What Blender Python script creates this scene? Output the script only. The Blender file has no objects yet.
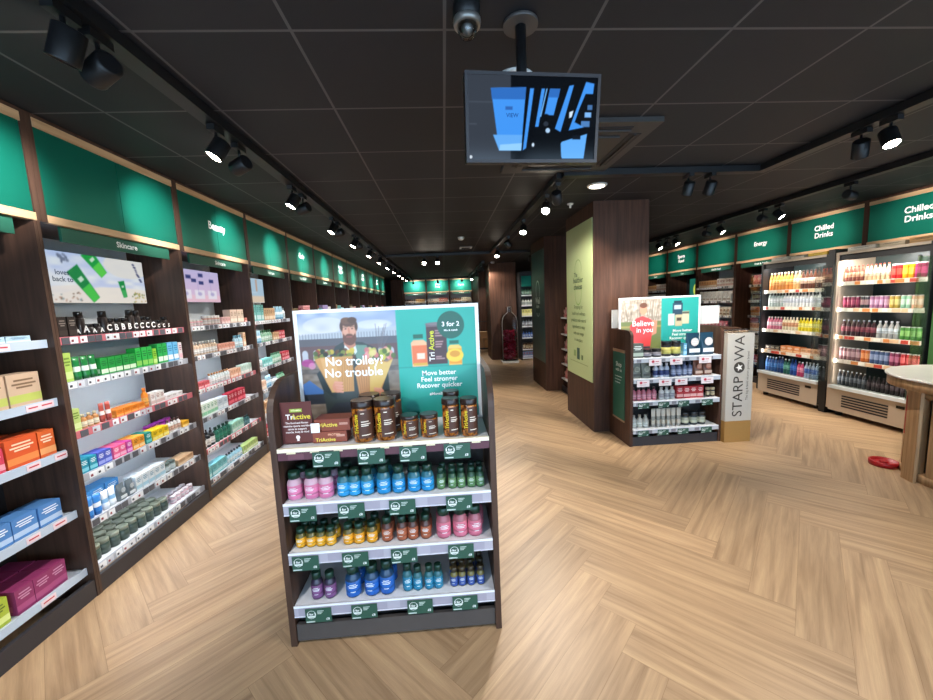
import bpy, math, random
import numpy as np
from mathutils import Vector, Matrix
random.seed(7)
PI = math.pi
C = bpy.context.scene.collection
sc = bpy.context.scene

# ------------------------------------------------------------------ colour
def lin(c):
    if isinstance(c, str):
        c = tuple(int(c[i:i+2], 16) for i in (0, 2, 4))
    r = []
    for v in c:
        v = v/255.0
        r.append(v/12.92 if v <= .04045 else ((v+.055)/1.055)**2.4)
    return (r[0], r[1], r[2], 1.0)

# ------------------------------------------------------------------ materials
MATS = {}
def newmat(name):
    m = bpy.data.materials.new(name); m.use_nodes = True
    nt = m.node_tree
    for n in list(nt.nodes): nt.nodes.remove(n)
    out = nt.nodes.new('ShaderNodeOutputMaterial')
    b = nt.nodes.new('ShaderNodeBsdfPrincipled')
    nt.links.new(b.outputs[0], out.inputs[0])
    MATS[name] = m
    return m, nt, b
def simple(name, col, rough=.5, metal=0., noise=.06, nscale=30., spec=.5, coat=0.):
    m, nt, b = newmat(name)
    c = lin(col)
    tc = nt.nodes.new('ShaderNodeTexCoord'); n = nt.nodes.new('ShaderNodeTexNoise')
    n.inputs['Scale'].default_value = nscale; n.inputs['Detail'].default_value = 3
    nt.links.new(tc.outputs['Object'], n.inputs['Vector'])
    mr = nt.nodes.new('ShaderNodeMapRange'); mr.inputs[3].default_value = 1-noise; mr.inputs[4].default_value = 1+noise
    nt.links.new(n.outputs[0], mr.inputs[0])
    mx = nt.nodes.new('ShaderNodeVectorMath'); mx.operation = 'SCALE'; mx.inputs[0].default_value = c[:3]
    nt.links.new(mr.outputs[0], mx.inputs['Scale']); nt.links.new(mx.outputs[0], b.inputs['Base Color'])
    b.inputs['Roughness'].default_value = rough; b.inputs['Metallic'].default_value = metal
    b.inputs['Specular IOR Level'].default_value = spec; b.inputs['Coat Weight'].default_value = coat
    return m
def colmat(name, rough, spec=.5, emit=0., coat=0.):
    m, nt, b = newmat(name)
    a = nt.nodes.new('ShaderNodeAttribute'); a.attribute_name = 'Col'
    nt.links.new(a.outputs['Color'], b.inputs['Base Color'])
    b.inputs['Roughness'].default_value = rough; b.inputs['Specular IOR Level'].default_value = spec
    b.inputs['Coat Weight'].default_value = coat
    if emit:
        nt.links.new(a.outputs['Color'], b.inputs['Emission Color']); b.inputs['Emission Strength'].default_value = emit
        b.inputs['Base Color'].default_value = (0,0,0,1)
        nt.links.remove(b.inputs['Base Color'].links[0])
    return m
def emitter(name, col, s):
    m, nt, b = newmat(name)
    b.inputs['Base Color'].default_value = (.8,.8,.8,1); b.inputs['Emission Color'].default_value = lin(col)
    b.inputs['Emission Strength'].default_value = s
    return m
def wood(name, c1, c2, rough=.45, axis='Z', scale=1., spec=.4):
    m, nt, b = newmat(name)
    tc = nt.nodes.new('ShaderNodeTexCoord'); mp = nt.nodes.new('ShaderNodeMapping')
    s = {'Z': (28,28,1.6), 'X': (1.6,28,28), 'Y': (28,1.6,28)}[axis]
    mp.inputs['Scale'].default_value = tuple(v*scale for v in s)
    nt.links.new(tc.outputs['Object'], mp.inputs[0])
    n = nt.nodes.new('ShaderNodeTexNoise'); n.inputs['Scale'].default_value = 1; n.inputs['Detail'].default_value = 5; n.inputs['Roughness'].default_value = .6
    nt.links.new(mp.outputs[0], n.inputs['Vector'])
    r = nt.nodes.new('ShaderNodeValToRGB'); r.color_ramp.elements[0].position = .3; r.color_ramp.elements[1].position = .7
    r.color_ramp.elements[0].color = lin(c1); r.color_ramp.elements[1].color = lin(c2)
    nt.links.new(n.outputs[0], r.inputs[0]); nt.links.new(r.outputs[0], b.inputs['Base Color'])
    b.inputs['Roughness'].default_value = rough; b.inputs['Specular IOR Level'].default_value = spec
    return m
wood('walnut', '35261f', '573f33')
wood('walnut_red', '38241b', '563a2c', rough=.55, spec=.25)
wood('pale_trim', 'b08d68', 'd9b78e', axis='Y')
wood('pale_trim_x', 'b08d68', 'd9b78e', axis='X')
wood('pale_slat', '8a6644', 'c09a70')
simple('fascia_green', '10705e', .40, metal=.55, spec=.3, noise=.03)
simple('sign_green', '1c5a48', .5, noise=.03)
simple('back_white', 'dde3e6', .5, noise=.02)
simple('back_black', '1d1c20', .6)
simple('shelf_white', 'e4e6ea', .35, noise=.02)
simple('shelf_grey', 'b4bcc6', .4, noise=.02)
simple('plinth_dark', '2e2c30', .5)
simple('plinth_grey', '4c4745', .5)
simple('black_metal', '131315', .45)
simple('black_gloss', '0c0c0e', .15)
simple('grey_metal', '8d8a86', .35, metal=.6)
simple('steel', 'b8a793', .4, metal=.1, nscale=6)
simple('white_frame', 'eef0f0', .4, noise=.02)
simple('white_plastic', 'd8d8d4', .45, noise=.02)
simple('wall_paint', '2b2523', .7)
simple('ceiling_void', '17171a', .8)
simple('red_metal', 'a8141c', .35)
simple('gold_card', 'a27a42', .45)
simple('silver_card', 'c2bbb0', .4, metal=.1, noise=.03)
simple('stone_top', 'e4e0d8', .3, nscale=8)
simple('fridge_glassback', '2b3b3c', .3)
simple('fridge_inner', '8f9590', .4)
simple('kraft', '9a7148', .7)
colmat('paper', .5); colmat('plastic', .28); colmat('screen', .12, spec=.25, emit=.75); colmat('lightbox', .4, emit=.55); colmat('print', .35)
emitter('lamp_on', 'fff1dc', 40.); emitter('downlight', 'fff4e4', 5.); emitter('tube', 'f4f8ff', 6.); emitter('fill_strip_glow', 'e4f0ff', 15.)
# clear pane: real glass sheet, reflecting at grazing angles
def pane_mat(name, tint, refl=.5):
    m, nt, b = newmat(name)
    nt.nodes.remove(b)
    out = [n for n in nt.nodes][0]
    t = nt.nodes.new('ShaderNodeBsdfTransparent'); t.inputs[0].default_value = lin(tint)
    g = nt.nodes.new('ShaderNodeBsdfGlossy'); g.inputs['Roughness'].default_value = .03
    f = nt.nodes.new('ShaderNodeFresnel'); f.inputs[0].default_value = 1.5
    mul = nt.nodes.new('ShaderNodeMath'); mul.operation = 'MULTIPLY'; mul.inputs[1].default_value = refl
    nt.links.new(f.outputs[0], mul.inputs[0])
    mx = nt.nodes.new('ShaderNodeMixShader')
    nt.links.new(mul.outputs[0], mx.inputs[0]); nt.links.new(t.outputs[0], mx.inputs[1]); nt.links.new(g.outputs[0], mx.inputs[2])
    nt.links.new(mx.outputs[0], out.inputs[0])
pane_mat('glass_pane', 'f2f6f4'); pane_mat('clear_plastic', 'dde0e2', .9)
# amber plastic of the supplement jars
m, nt, b = newmat('amber'); a = nt.nodes.new('ShaderNodeTexNoise'); a.inputs['Scale'].default_value = 60
tc = nt.nodes.new('ShaderNodeTexCoord'); nt.links.new(tc.outputs['Object'], a.inputs['Vector'])
r = nt.nodes.new('ShaderNodeValToRGB'); r.color_ramp.elements[0].position = .35; r.color_ramp.elements[1].position = .7
r.color_ramp.elements[0].color = lin('4a2208'); r.color_ramp.elements[1].color = lin('c4762a')
nt.links.new(a.outputs[0], r.inputs[0]); nt.links.new(r.outputs[0], b.inputs['Base Color'])
b.inputs['Roughness'].default_value = .12; b.inputs['Coat Weight'].default_value = .6
# floor planks
m, nt, b = newmat('oak_planks')
uv = nt.nodes.new('ShaderNodeUVMap'); uv.uv_map = 'UVMap'
pa = nt.nodes.new('ShaderNodeAttribute'); pa.attribute_name = 'Col'
mp = nt.nodes.new('ShaderNodeMapping'); mp.inputs['Scale'].default_value = (1.1, 20, 1)
add = nt.nodes.new('ShaderNodeVectorMath'); add.operation = 'ADD'
sx = nt.nodes.new('ShaderNodeVectorMath'); sx.operation = 'SCALE'; sx.inputs['Scale'].default_value = 37.
nt.links.new(pa.outputs['Color'], sx.inputs[0]); nt.links.new(uv.outputs[0], mp.inputs[0])
nt.links.new(mp.outputs[0], add.inputs[0]); nt.links.new(sx.outputs[0], add.inputs[1])
n1 = nt.nodes.new('ShaderNodeTexNoise'); n1.inputs['Scale'].default_value = 1.3; n1.inputs['Detail'].default_value = 4; n1.inputs['Distortion'].default_value = .7
mp2 = nt.nodes.new('ShaderNodeMapping'); mp2.inputs['Scale'].default_value = (3, 16, 1)
n2 = nt.nodes.new('ShaderNodeTexNoise'); n2.inputs['Scale'].default_value = 4.; n2.inputs['Detail'].default_value = 5
nt.links.new(add.outputs[0], n1.inputs['Vector']); nt.links.new(add.outputs[0], mp2.inputs[0]); nt.links.new(mp2.outputs[0], n2.inputs['Vector'])
r1 = nt.nodes.new('ShaderNodeValToRGB'); e = r1.color_ramp.elements
e[0].position = .28; e[0].color = lin('997a5a'); e[1].position = .74; e[1].color = lin('c8a780')
x = e.new(.5); x.color = lin('b59471')
nt.links.new(n1.outputs[0], r1.inputs[0])
mr = nt.nodes.new('ShaderNodeMapRange'); mr.inputs[1].default_value = .3; mr.inputs[2].default_value = .7; mr.inputs[3].default_value = .86; mr.inputs[4].default_value = 1.1
nt.links.new(n2.outputs[0], mr.inputs[0])
sp = nt.nodes.new('ShaderNodeSeparateColor'); nt.links.new(pa.outputs['Color'], sp.inputs[0])
mr2 = nt.nodes.new('ShaderNodeMapRange'); mr2.inputs[3].default_value = .88; mr2.inputs[4].default_value = 1.08
nt.links.new(sp.outputs[0], mr2.inputs[0])
mm = nt.nodes.new('ShaderNodeMath'); mm.operation = 'MULTIPLY'; nt.links.new(mr.outputs[0], mm.inputs[0]); nt.links.new(mr2.outputs[0], mm.inputs[1])
sc1 = nt.nodes.new('ShaderNodeVectorMath'); sc1.operation = 'SCALE'; nt.links.new(r1.outputs[0], sc1.inputs[0]); nt.links.new(mm.outputs[0], sc1.inputs['Scale'])
nt.links.new(sc1.outputs[0], b.inputs['Base Color'])
b.inputs['Roughness'].default_value = .42; b.inputs['Specular IOR Level'].default_value = .45
# ceiling tiles: dark boards with thin lighter grid bars
m, nt, b = newmat('ceiling_tiles')
tc = nt.nodes.new('ShaderNodeTexCoord'); mp = nt.nodes.new('ShaderNodeMapping')
mp.inputs['Location'].default_value = (-.063+.006, -.47+.006, 0)
nt.links.new(tc.outputs['Object'], mp.inputs[0])
br = nt.nodes.new('ShaderNodeTexBrick'); br.offset = 0; br.squash = 1
br.inputs['Scale'].default_value = 1; br.inputs['Brick Width'].default_value = .6; br.inputs['Row Height'].default_value = .6
br.inputs['Mortar Size'].default_value = .0065; br.inputs['Mortar Smooth'].default_value = 0
br.inputs['Color1'].default_value = lin('26272b'); br.inputs['Color2'].default_value = lin('2a2a2e'); br.inputs['Mortar'].default_value = lin('5b595a')
nt.links.new(mp.outputs[0], br.inputs['Vector']); nt.links.new(br.outputs['Color'], b.inputs['Base Color'])
b.inputs['Roughness'].default_value = .6; b.inputs['Specular IOR Level'].default_value = .25

# ------------------------------------------------------------------ mesh builder
_txt = {}
def text_polys(s, bold=0.0):
    k = (s, bold)
    if k not in _txt:
        cu = bpy.data.curves.new('t', 'FONT'); cu.body = s; cu.size = 1; cu.align_x = 'CENTER'; cu.align_y = 'CENTER'
        cu.resolution_u = 3; cu.offset = bold; cu.fill_mode = 'FRONT'; cu.space_line = .95
        ob = bpy.data.objects.new('t', cu); C.objects.link(ob)
        bpy.context.view_layer.update()
        me = bpy.data.meshes.new_from_object(ob.evaluated_get(bpy.context.evaluated_depsgraph_get()))
        _txt[k] = ([tuple(v.co) for v in me.vertices], [tuple(p.vertices) for p in me.polygons])
        bpy.data.objects.remove(ob); bpy.data.curves.remove(cu); bpy.data.meshes.remove(me)
    return _txt[k]
class MB:
    def __init__(s, mat='paper'):
        s.v = []; s.f = []; s.c = []; s.m = []; s.s = []; s.mat = mat; s.T = None
    def face(s, pts, col, mat=None, smooth=False):
        b = len(s.v)
        for p in pts:
            p = Vector(p)
            s.v.append(s.T @ p if s.T is not None else p)
        s.f.append(tuple(range(b, b+len(pts)))); s.c.append(col); s.m.append(mat or s.mat); s.s.append(smooth)
    def mesh(s, V, F, col, mat=None, smooth=False):
        b = len(s.v)
        for p in V:
            p = Vector(p); s.v.append(s.T @ p if s.T is not None else p)
        for f in F:
            s.f.append(tuple(b+i for i in f)); s.c.append(col); s.m.append(mat or s.mat); s.s.append(smooth)
    def box(s, x0, x1, y0, y1, z0, z1, col='ffffff', mat=None, front=None):
        V = [(x0,y0,z0),(x1,y0,z0),(x1,y1,z0),(x0,y1,z0),(x0,y0,z1),(x1,y0,z1),(x1,y1,z1),(x0,y1,z1)]
        F = [(0,3,2,1),(4,5,6,7),(0,1,5,4),(1,2,6,5),(2,3,7,6),(3,0,4,7)]
        s.mesh(V, F, col, mat)
        if front: s.c[-4] = front
        return s
    def prism(s, pts, y0, y1, col='ffffff', mat=None):       # outline in xz, extruded along y
        n = len(pts)
        V = [(x,y0,z) for x,z in pts]+[(x,y1,z) for x,z in pts]
        F = [tuple(range(n)), tuple(range(2*n-1, n-1, -1))]+[(i, n+i, n+(i+1)%n, (i+1)%n) for i in range(n)]
        s.mesh(V, F, col, mat); return s
    def lathe(s, prof, col='ffffff', mat=None, n=14, sx=1., sy=1., cx=0., cy=0., cols=None):
        V = []; F = []; cc = []
        k = len(prof)
        for r, z in prof:
            for i in range(n):
                a = 2*PI*i/n
                V.append((cx+r*math.cos(a)*sx, cy+r*math.sin(a)*sy, z))
        b = len(s.v)
        for p in V:
            p = Vector(p); s.v.append(s.T @ p if s.T is not None else p)
        for j in range(k-1):
            for i in range(n):
                s.f.append((b+j*n+i, b+j*n+(i+1)%n, b+(j+1)*n+(i+1)%n, b+(j+1)*n+i)); s.c.append(cols[j] if cols else col); s.m.append(mat or s.mat)
                s.s.append(abs(prof[j][1]-prof[j+1][1]) > 1e-6)
        if prof[0][0] > 1e-6: s.f.append(tuple(b+i for i in range(n-1,-1,-1))); s.c.append(cols[0] if cols else col); s.m.append(mat or s.mat); s.s.append(False)
        if prof[-1][0] > 1e-6: s.f.append(tuple(b+(k-1)*n+i for i in range(n))); s.c.append(cols[-1] if cols else col); s.m.append(mat or s.mat); s.s.append(False)
        return s
    def tube(s, a, b, r, col='ffffff', mat=None, n=10, r2=None):
        a, b = Vector(a), Vector(b); d = (b-a)
        q = d.to_track_quat('Z', 'Y').to_matrix().to_4x4(); q.translation = a
        T = s.T; s.T = (T @ q) if T is not None else q
        s.lathe([(r,0),(r if r2 is None else r2, d.length)], col, mat, n); s.T = T; return s
    def text(s, t, size, x, y, z, col='ffffff', bold=.012, mat=None, rot=0.):   # upright text facing -y
        V, F = text_polys(t, bold)
        c, sn = math.cos(rot), math.sin(rot)
        s.mesh([(x+size*(c*p[0]-sn*p[1]), y, z+size*(sn*p[0]+c*p[1])) for p in V], F, col, mat); return s
    def disc(s, x, y, z, r, col, n=20, r0=0., sz=1.):
        if r0:
            for i in range(n):
                a, b = 2*PI*i/n, 2*PI*(i+1)/n
                s.face([(x+q*math.cos(t), y, z+q*math.sin(t)*sz) for q, t in ((r0,a),(r,a),(r,b),(r0,b))], col)
        else:
            s.face([(x+r*math.cos(2*PI*i/n), y, z+r*math.sin(2*PI*i/n)*sz) for i in range(n)], col)
        return s
    def data(s, name):
        me = bpy.data.meshes.new(name)
        me.from_pydata([tuple(v) for v in s.v], [], s.f)
        ms = []
        for k in s.m:
            if k not in ms: ms.append(k)
        for k in ms: me.materials.append(MATS[k])
        if me.polygons:
            me.polygons.foreach_set('material_index', [ms.index(k) for k in s.m])
            me.polygons.foreach_set('use_smooth', s.s)
            at = me.color_attributes.new('Col', 'FLOAT_COLOR', 'CORNER')
            arr = []
            cache = {}
            for f, c in zip(s.f, s.c):
                if c not in cache: cache[c] = lin(c)
                arr.extend(cache[c]*len(f))
            at.data.foreach_set('color', arr)
        me.update(); return me
    def build(s, name, parent=None, loc=None):
        return link(name, s.data(name), parent, loc)
def link(name, me, parent=None, loc=None, rz=0.):
    o = bpy.data.objects.new(name, me); C.objects.link(o)
    if parent: o.parent = parent
    if loc is not None: o.location = loc
    if rz: o.rotation_euler = (0,0,rz)
    return o
def empty(name, label, cat, loc=(0,0,0), rz=0., group=None, rot=None):
    o = bpy.data.objects.new(name, None); C.objects.link(o); o.location = loc; o.rotation_euler = rot or (0,0,rz)
    o.empty_display_size = .05
    return tag(o, label, cat, group)
def tag(o, label, cat, group=None):
    o['label'] = label; o['category'] = cat
    if group: o['group'] = group
    return o
def struct(o): o['kind'] = 'structure'; return o
def slab(name, x0, x1, y0, y1, z0, z1, mat, parent=None):
    return MB(mat).box(x0, x1, y0, y1, z0, z1).build(name, parent)

# painted prints (posters, screens): a fine grid mesh with one colour per point
class Canvas:
    def __init__(s, w, h, nx):
        s.w, s.h = w, h; s.nx = nx; s.ny = int(nx*h/w)
        u = np.linspace(0, 1, s.nx); v = np.linspace(0, 1, s.ny)
        s.U, s.V = np.meshgrid(u, v); s.I = np.zeros((s.ny, s.nx, 3)); s.asp = h/w; s.px = 1.0/s.nx
    def put(s, d, col, a=1.):                       # d<0 inside, in units of width
        m = np.clip(.5-d/s.px/1.2, 0, 1)[..., None]*a
        c = np.array([int(col[i:i+2], 16) for i in (0,2,4)], float)
        s.I = s.I*(1-m)+c*m
    def rect(s, x0, y0, x1, y1, col, a=1.): s.put(np.maximum.reduce([x0-s.U, s.U-x1, (y0-s.V)*s.asp, (s.V-y1)*s.asp]), col, a)
    def ell(s, x, y, rx, ry, col, a=1.):            # rx in width units, ry in height units
        q = np.sqrt(((s.U-x)/rx)**2+((s.V-y)/ry)**2); s.put((q-1)*min(rx, ry*s.asp), col, a)
    def poly(s, pts, col, a=1.):
        inside = np.zeros(s.U.shape, bool); dist = np.full(s.U.shape, 9.)
        n = len(pts)
        for i in range(n):
            x0, y0 = pts[i]; x1, y1 = pts[(i+1)%n]
            c = ((y0 > s.V) != (y1 > s.V)) & (s.U < (x1-x0)*(s.V-y0)/((y1-y0) or 1e-9)+x0); inside ^= c
            ax, ay, bx, by = x0, y0*s.asp, x1, y1*s.asp
            px, py = s.U-ax, s.V*s.asp-ay; dx, dy = bx-ax, by-ay
            t = np.clip((px*dx+py*dy)/(dx*dx+dy*dy+1e-12), 0, 1)
            dist = np.minimum(dist, np.hypot(px-t*dx, py-t*dy))
        s.put(np.where(inside, -dist, dist), col, a)
    def line(s, x0, y0, x1, y1, w, col, a=1.):
        px, py = s.U-x0, (s.V-y0)*s.asp; dx, dy = x1-x0, (y1-y0)*s.asp
        t = np.clip((px*dx+py*dy)/(dx*dx+dy*dy+1e-12), 0, 1); s.put(np.hypot(px-t*dx, py-t*dy)-w, col, a)
    def mottle(s, amt, seed, cells=14):
        r = np.random.RandomState(seed); g = r.rand(cells, cells)-.5
        x = s.U*(cells-1.001); y = s.V*(cells-1.001); xi = x.astype(int); yi = y.astype(int); fx, fy = x-xi, y-yi
        fx, fy = fx*fx*(3-2*fx), fy*fy*(3-2*fy)
        v = g[yi,xi]*(1-fx)*(1-fy)+g[yi,xi+1]*fx*(1-fy)+g[yi+1,xi]*(1-fx)*fy+g[yi+1,xi+1]*fx*fy
        return v*2*amt
    def data(s, name, mat):                          # v=0 is the top; local: x 0..w, z 0..h, facing -y
        me = bpy.data.meshes.new(name); nx, ny = s.nx, s.ny
        co = np.stack([s.U*s.w, np.zeros_like(s.U), (1-s.V)*s.h], -1).reshape(-1, 3)
        idx = np.arange(nx*ny).reshape(ny, nx)
        F = np.stack([idx[1:,:-1], idx[1:,1:], idx[:-1,1:], idx[:-1,:-1]], -1).reshape(-1, 4)
        me.from_pydata(co.tolist(), [], F.tolist()); me.materials.append(MATS[mat])
        at = me.color_attributes.new('Col', 'FLOAT_COLOR', 'POINT')
        a = np.clip(s.I/255., 0, 1); l = np.where(a <= .04045, a/12.92, ((a+.055)/1.055)**2.4)
        col = np.concatenate([l.reshape(-1, 3), np.ones((nx*ny, 1))], 1)
        at.data.foreach_set('color', col.ravel()); me.update(); return me

# ------------------------------------------------------------------ words for labels
ORD = 'zeroth first second third fourth fifth sixth seventh eighth ninth tenth eleventh twelfth thirteenth fourteenth fifteenth sixteenth seventeenth eighteenth nineteenth twentieth'.split()
NUM = 'zero one two three four five six seven eight nine ten eleven twelve thirteen fourteen fifteen sixteen seventeen eighteen nineteen twenty'.split()
def plural(s):
    return s+'es' if s.endswith(('x', 'sh', 'ch')) else s+'s'
def which(i, n, desc, place, row=None):
    d = (row+' ' if row else '')
    if n == 1: return f'{d}{desc} {place}'
    w = 'leftmost' if i == 0 else 'rightmost' if i == n-1 else ORD[i+1]+' from left'
    return f'{w} of {NUM[n]} {d}{plural(desc)} {place}'

# ------------------------------------------------------------------ products (local: front faces -y, stands on z=0, centred on x, front at y=0)
_pro = {}
def shade(c, k):
    return ''.join('%02x' % max(0, min(255, int(int(c[i:i+2], 16)*k))) for i in (0,2,4))
def proto(kind, w, d, h, cs, parts):
    key = (kind, w, d, h, cs, parts)
    if key in _pro: return _pro[key]
    c1 = cs[0]; c2 = cs[1] if len(cs) > 1 else 'f4f4f0'; c3 = cs[2] if len(cs) > 2 else '303030'
    P = []
    def lab(b, w_, z0, z1, y=-.0008):
        b.face([(-w_/2,y,z0),(w_/2,y,z0),(w_/2,y,z1),(-w_/2,y,z1)], c2)
    if kind in ('carton', 'box', 'pack'):
        b = MB('paper').box(-w/2, w/2, 0, d, 0, h, c1)
        hh = h
        b.face([(-w*.5,-.0006,hh*.12),(w*.5,-.0006,hh*.12),(w*.5,-.0006,hh*.36),(-w*.5,-.0006,hh*.36)], c2)
        for q, ww in ((.78,.6),(.66,.75),(.56,.5)):
            b.face([(-w*ww/2,-.0009,hh*q),(w*ww/2,-.0009,hh*q),(w*ww/2,-.0009,hh*(q+.055)),(-w*ww/2,-.0009,hh*(q+.055))], c3)
        b.face([(-w*.46,d*.1,h+.0006),(w*.46,d*.1,h+.0006),(w*.46,d*.9,h+.0006),(-w*.46,d*.9,h+.0006)], shade(c1, .93))
        for sx in (-1, 1):      # side panel print
            x = sx*(w/2+.0006)
            b.face([(x,d*.15,hh*.15),(x,d*.85,hh*.15),(x,d*.85,hh*.38),(x,d*.15,hh*.38)][::sx], c2)
        P.append(('body', b))
    elif kind in ('bottle', 'vitamin_bottle', 'drink_bottle', 'serum_bottle'):
        r = w/2
        pr = {'bottle': [(r*.9,0),(r,.02*h),(r,.62*h),(r*.8,.72*h),(r*.42,.78*h),(r*.42,.84*h)],
              'vitamin_bottle': [(r*.86,0),(r*.98,.03*h),(r,.1*h),(r,.56*h),(r*.9,.66*h),(r*.66,.72*h),(r*.64,.76*h)],
              'drink_bottle': [(r*.85,0),(r,.03*h),(r,.3*h),(r*.93,.36*h),(r,.42*h),(r,.6*h),(r*.75,.74*h),(r*.38,.86*h),(r*.36,.93*h)],
              'serum_bottle': [(r*.9,0),(r,.03*h),(r,.58*h),(r*.6,.68*h),(r*.38,.72*h)]}[kind]
        ct = pr[-1][1]; cr = {'bottle': r*.5, 'vitamin_bottle': r*.76, 'drink_bottle': r*.44, 'serum_bottle': r*.42}[kind]
        cols = None
        b = MB('plastic').lathe(pr, c1, cy=r)
        P.append(('body', b))
        if kind == 'serum_bottle': cp = MB('plastic').lathe([(cr,ct),(cr,ct+.1*h),(cr*.5,ct+.13*h),(cr*.55,h),(cr*.2,h)], c3, cy=r)
        else: cp = MB('plastic').lathe([(cr,ct-.01*h),(cr,h*.99),(cr*.9,h)], c3, cy=r)
        P.append(('cap', cp))
        lz0, lz1 = (.3*h, .6*h) if kind == 'drink_bottle' else (.06*h, .54*h) if kind == 'vitamin_bottle' else (.14*h, .5*h)
        if kind == 'vitamin_bottle':
            lb = MB('paper')
            for q, ww in ((.44,.5),(.385,.8),(.34,.65),(.24,.7),(.2,.4)):
                for i in range(4):
                    p = (-ww+2*ww*i/4)*.8; q_ = (-ww+2*ww*(i+1)/4)*.8
                    lb.face([(r*1.02*math.sin(p), r-r*1.02*math.cos(p), h*q),(r*1.02*math.sin(q_), r-r*1.02*math.cos(q_), h*q),(r*1.02*math.sin(q_), r-r*1.02*math.cos(q_), h*(q+.022)),(r*1.02*math.sin(p), r-r*1.02*math.cos(p), h*(q+.022))], shade(c2, 1.0) if q == .24 else 'e8f0f0')
            P.append(('label_print', lb))
        P.append(('label_wrap', MB('paper').lathe([(r*1.012,lz0),(r*1.012,lz0+(lz1-lz0)*.28),(r*1.012,lz0+(lz1-lz0)*.42),(r*1.012,lz0+(lz1-lz0)*.75),(r*1.012,lz1)], c2, cy=r,
                 cols=[c2, shade(c2,.8), c2, shade(c2,.9), c2])))
    elif kind in ('jar', 'amber_jar', 'tub'):
        r = w/2
        if kind == 'amber_jar':
            b = MB('amber').lathe([(r*.92,0),(r*.98,.02*h),(r*.98,.8*h),(r*.9,.86*h)], c1, cy=r, n=24)
            P.append(('body', b))
            P.append(('lid', MB('plastic').lathe([(r*1.0,.84*h),(r*1.02,.86*h),(r*1.02,.985*h),(r*.97,h)], '2c1d18', cy=r, n=24)))
            lb = MB('paper')
            def arc(a0, a1, z0, z1, col, rr, n=8):
                for i in range(n):
                    p = a0+(a1-a0)*i/n; q = a0+(a1-a0)*(i+1)/n
                    lb.face([(rr*math.sin(p), r-rr*math.cos(p), z0),(rr*math.sin(q), r-rr*math.cos(q), z0),(rr*math.sin(q), r-rr*math.cos(q), z1),(rr*math.sin(p), r-rr*math.cos(p), z1)], col)
            arc(-.25, 1.5, .1*h, .78*h, '4a2a1c', r*.993, 10)
            for q, a1 in ((.5,.75),(.44,.9),(.4,.7),(.17,.9),(.7,.35)): arc(.02, a1, q*h, (q+.022)*h, 'e8dccc', r*1.0)
            V, F = text_polys('TriActive', .02)
            s_ = .155*h
            def wrap(p):
                a = -.62+(p[1])*s_/r+.16; return (r*.999*math.sin(a), r-r*.999*math.cos(a), .45*h+p[0]*s_*.82)
            V2 = [wrap((p[0], -p[1])) for p in V]
            lb.mesh(V2, [f[::-1] for f in F], 'd9c62c')
            P.append(('label_wrap', lb))
        else:
            lr = r*.98 if kind == 'jar' else r*1.02
            P.append(('body', MB('plastic').lathe([(r*.9,0),(r,.03*h),(r,.7*h),(r*.85,.76*h)], c1, cy=r)))
            P.append(('lid', MB('plastic').lathe([(lr,.75*h),(lr,.98*h),(lr*.94,h)], c3, cy=r)))
            P.append(('label_wrap', MB('paper').lathe([(r*1.01,.16*h),(r*1.01,.36*h),(r*1.01,.6*h)], c2, cy=r, cols=[c2, shade(c2,.82), c2])))
    elif kind == 'can':
        r = w/2
        P.append(('body', MB('plastic').lathe([(r*.75,0),(r,.06*h),(r,.3*h),(r,.7*h),(r,.92*h),(r*.8,.985*h),(r*.74,.97*h)], c1, cy=r, cols=[shade(c1,.7), c1, c2, c1, 'b8b8b8','c8c8c8','a0a0a0'])))
        P.append(('ring_pull', MB('plastic').box(-r*.25, r*.25, r*.6, r*1.1, .965*h, .975*h, 'c8c8c8')))
    elif kind == 'tube':
        b = MB('plastic'); n = 12; lv = []
        for t in np.linspace(0, 1, 5):
            z = h*(.16+.84*t); rx = w/2*(.9+.1*t); ry = d/2*(1-t)*.95+.0015; lv.append((rx, ry, z))
        V = []; F = []
        for rx, ry, z in lv:
            for i in range(n): V.append((rx*math.cos(2*PI*i/n), d/2+ry*math.sin(2*PI*i/n), z))
        for j in range(4):
            for i in range(n): F.append((j*n+i, j*n+(i+1)%n, (j+1)*n+(i+1)%n, (j+1)*n+i))
        F.append(tuple(4*n+i for i in range(n)))
        b.mesh(V, F, c1, smooth=True)
        for k in range(4*n):
            if k//n in (1, 2): b.c[k] = c2 if k//n == 1 else c1
        P.append(('body', b))
        P.append(('cap', MB('plastic').lathe([(w*.4,0),(w*.44,.15*h),(w*.4,.17*h)], c3, cy=d/2, n=12, sy=d/w*1.0)))
    elif kind == 'pouch':
        b = MB('plastic')
        n = 5; V = []; F = []
        for sgn in (0, 1):
            for j in range(n+1):
                t = j/n; th = d*(math.sin(PI*min(1, .55+.45*t))*.5+.02 if t > 0 else .5)
                for x in (-.5, -.42, 0, .42, .5):
                    k = th*(1 if abs(x) < .1 else .75 if abs(x) < .45 else .15)
                    V.append((x*w, d*.5+(k if sgn else -k), t*h))
        m_ = 5*(n+1)
        for j in range(n):
            for i in range(4):
                a = j*5+i
                F.append((a, a+1, a+6, a+5)); F.append((m_+a+1, m_+a, m_+a+5, m_+a+6))
            F.append((j*5, (j+1)*5, m_+(j+1)*5, m_+j*5)); F.append((j*5+4, m_+j*5+4, m_+(j+1)*5+4, (j+1)*5+4))
        b.mesh(V, F, c1)
        P.append(('body', b))
        lb = MB('paper')
        y = -.002
        lb.disc(0, y, h*.6, w*.3, c2, 16); lb.face([(-w*.4,y,h*.12),(w*.4,y,h*.12),(w*.4,y,h*.3),(-w*.4,y,h*.3)], c3)
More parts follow.
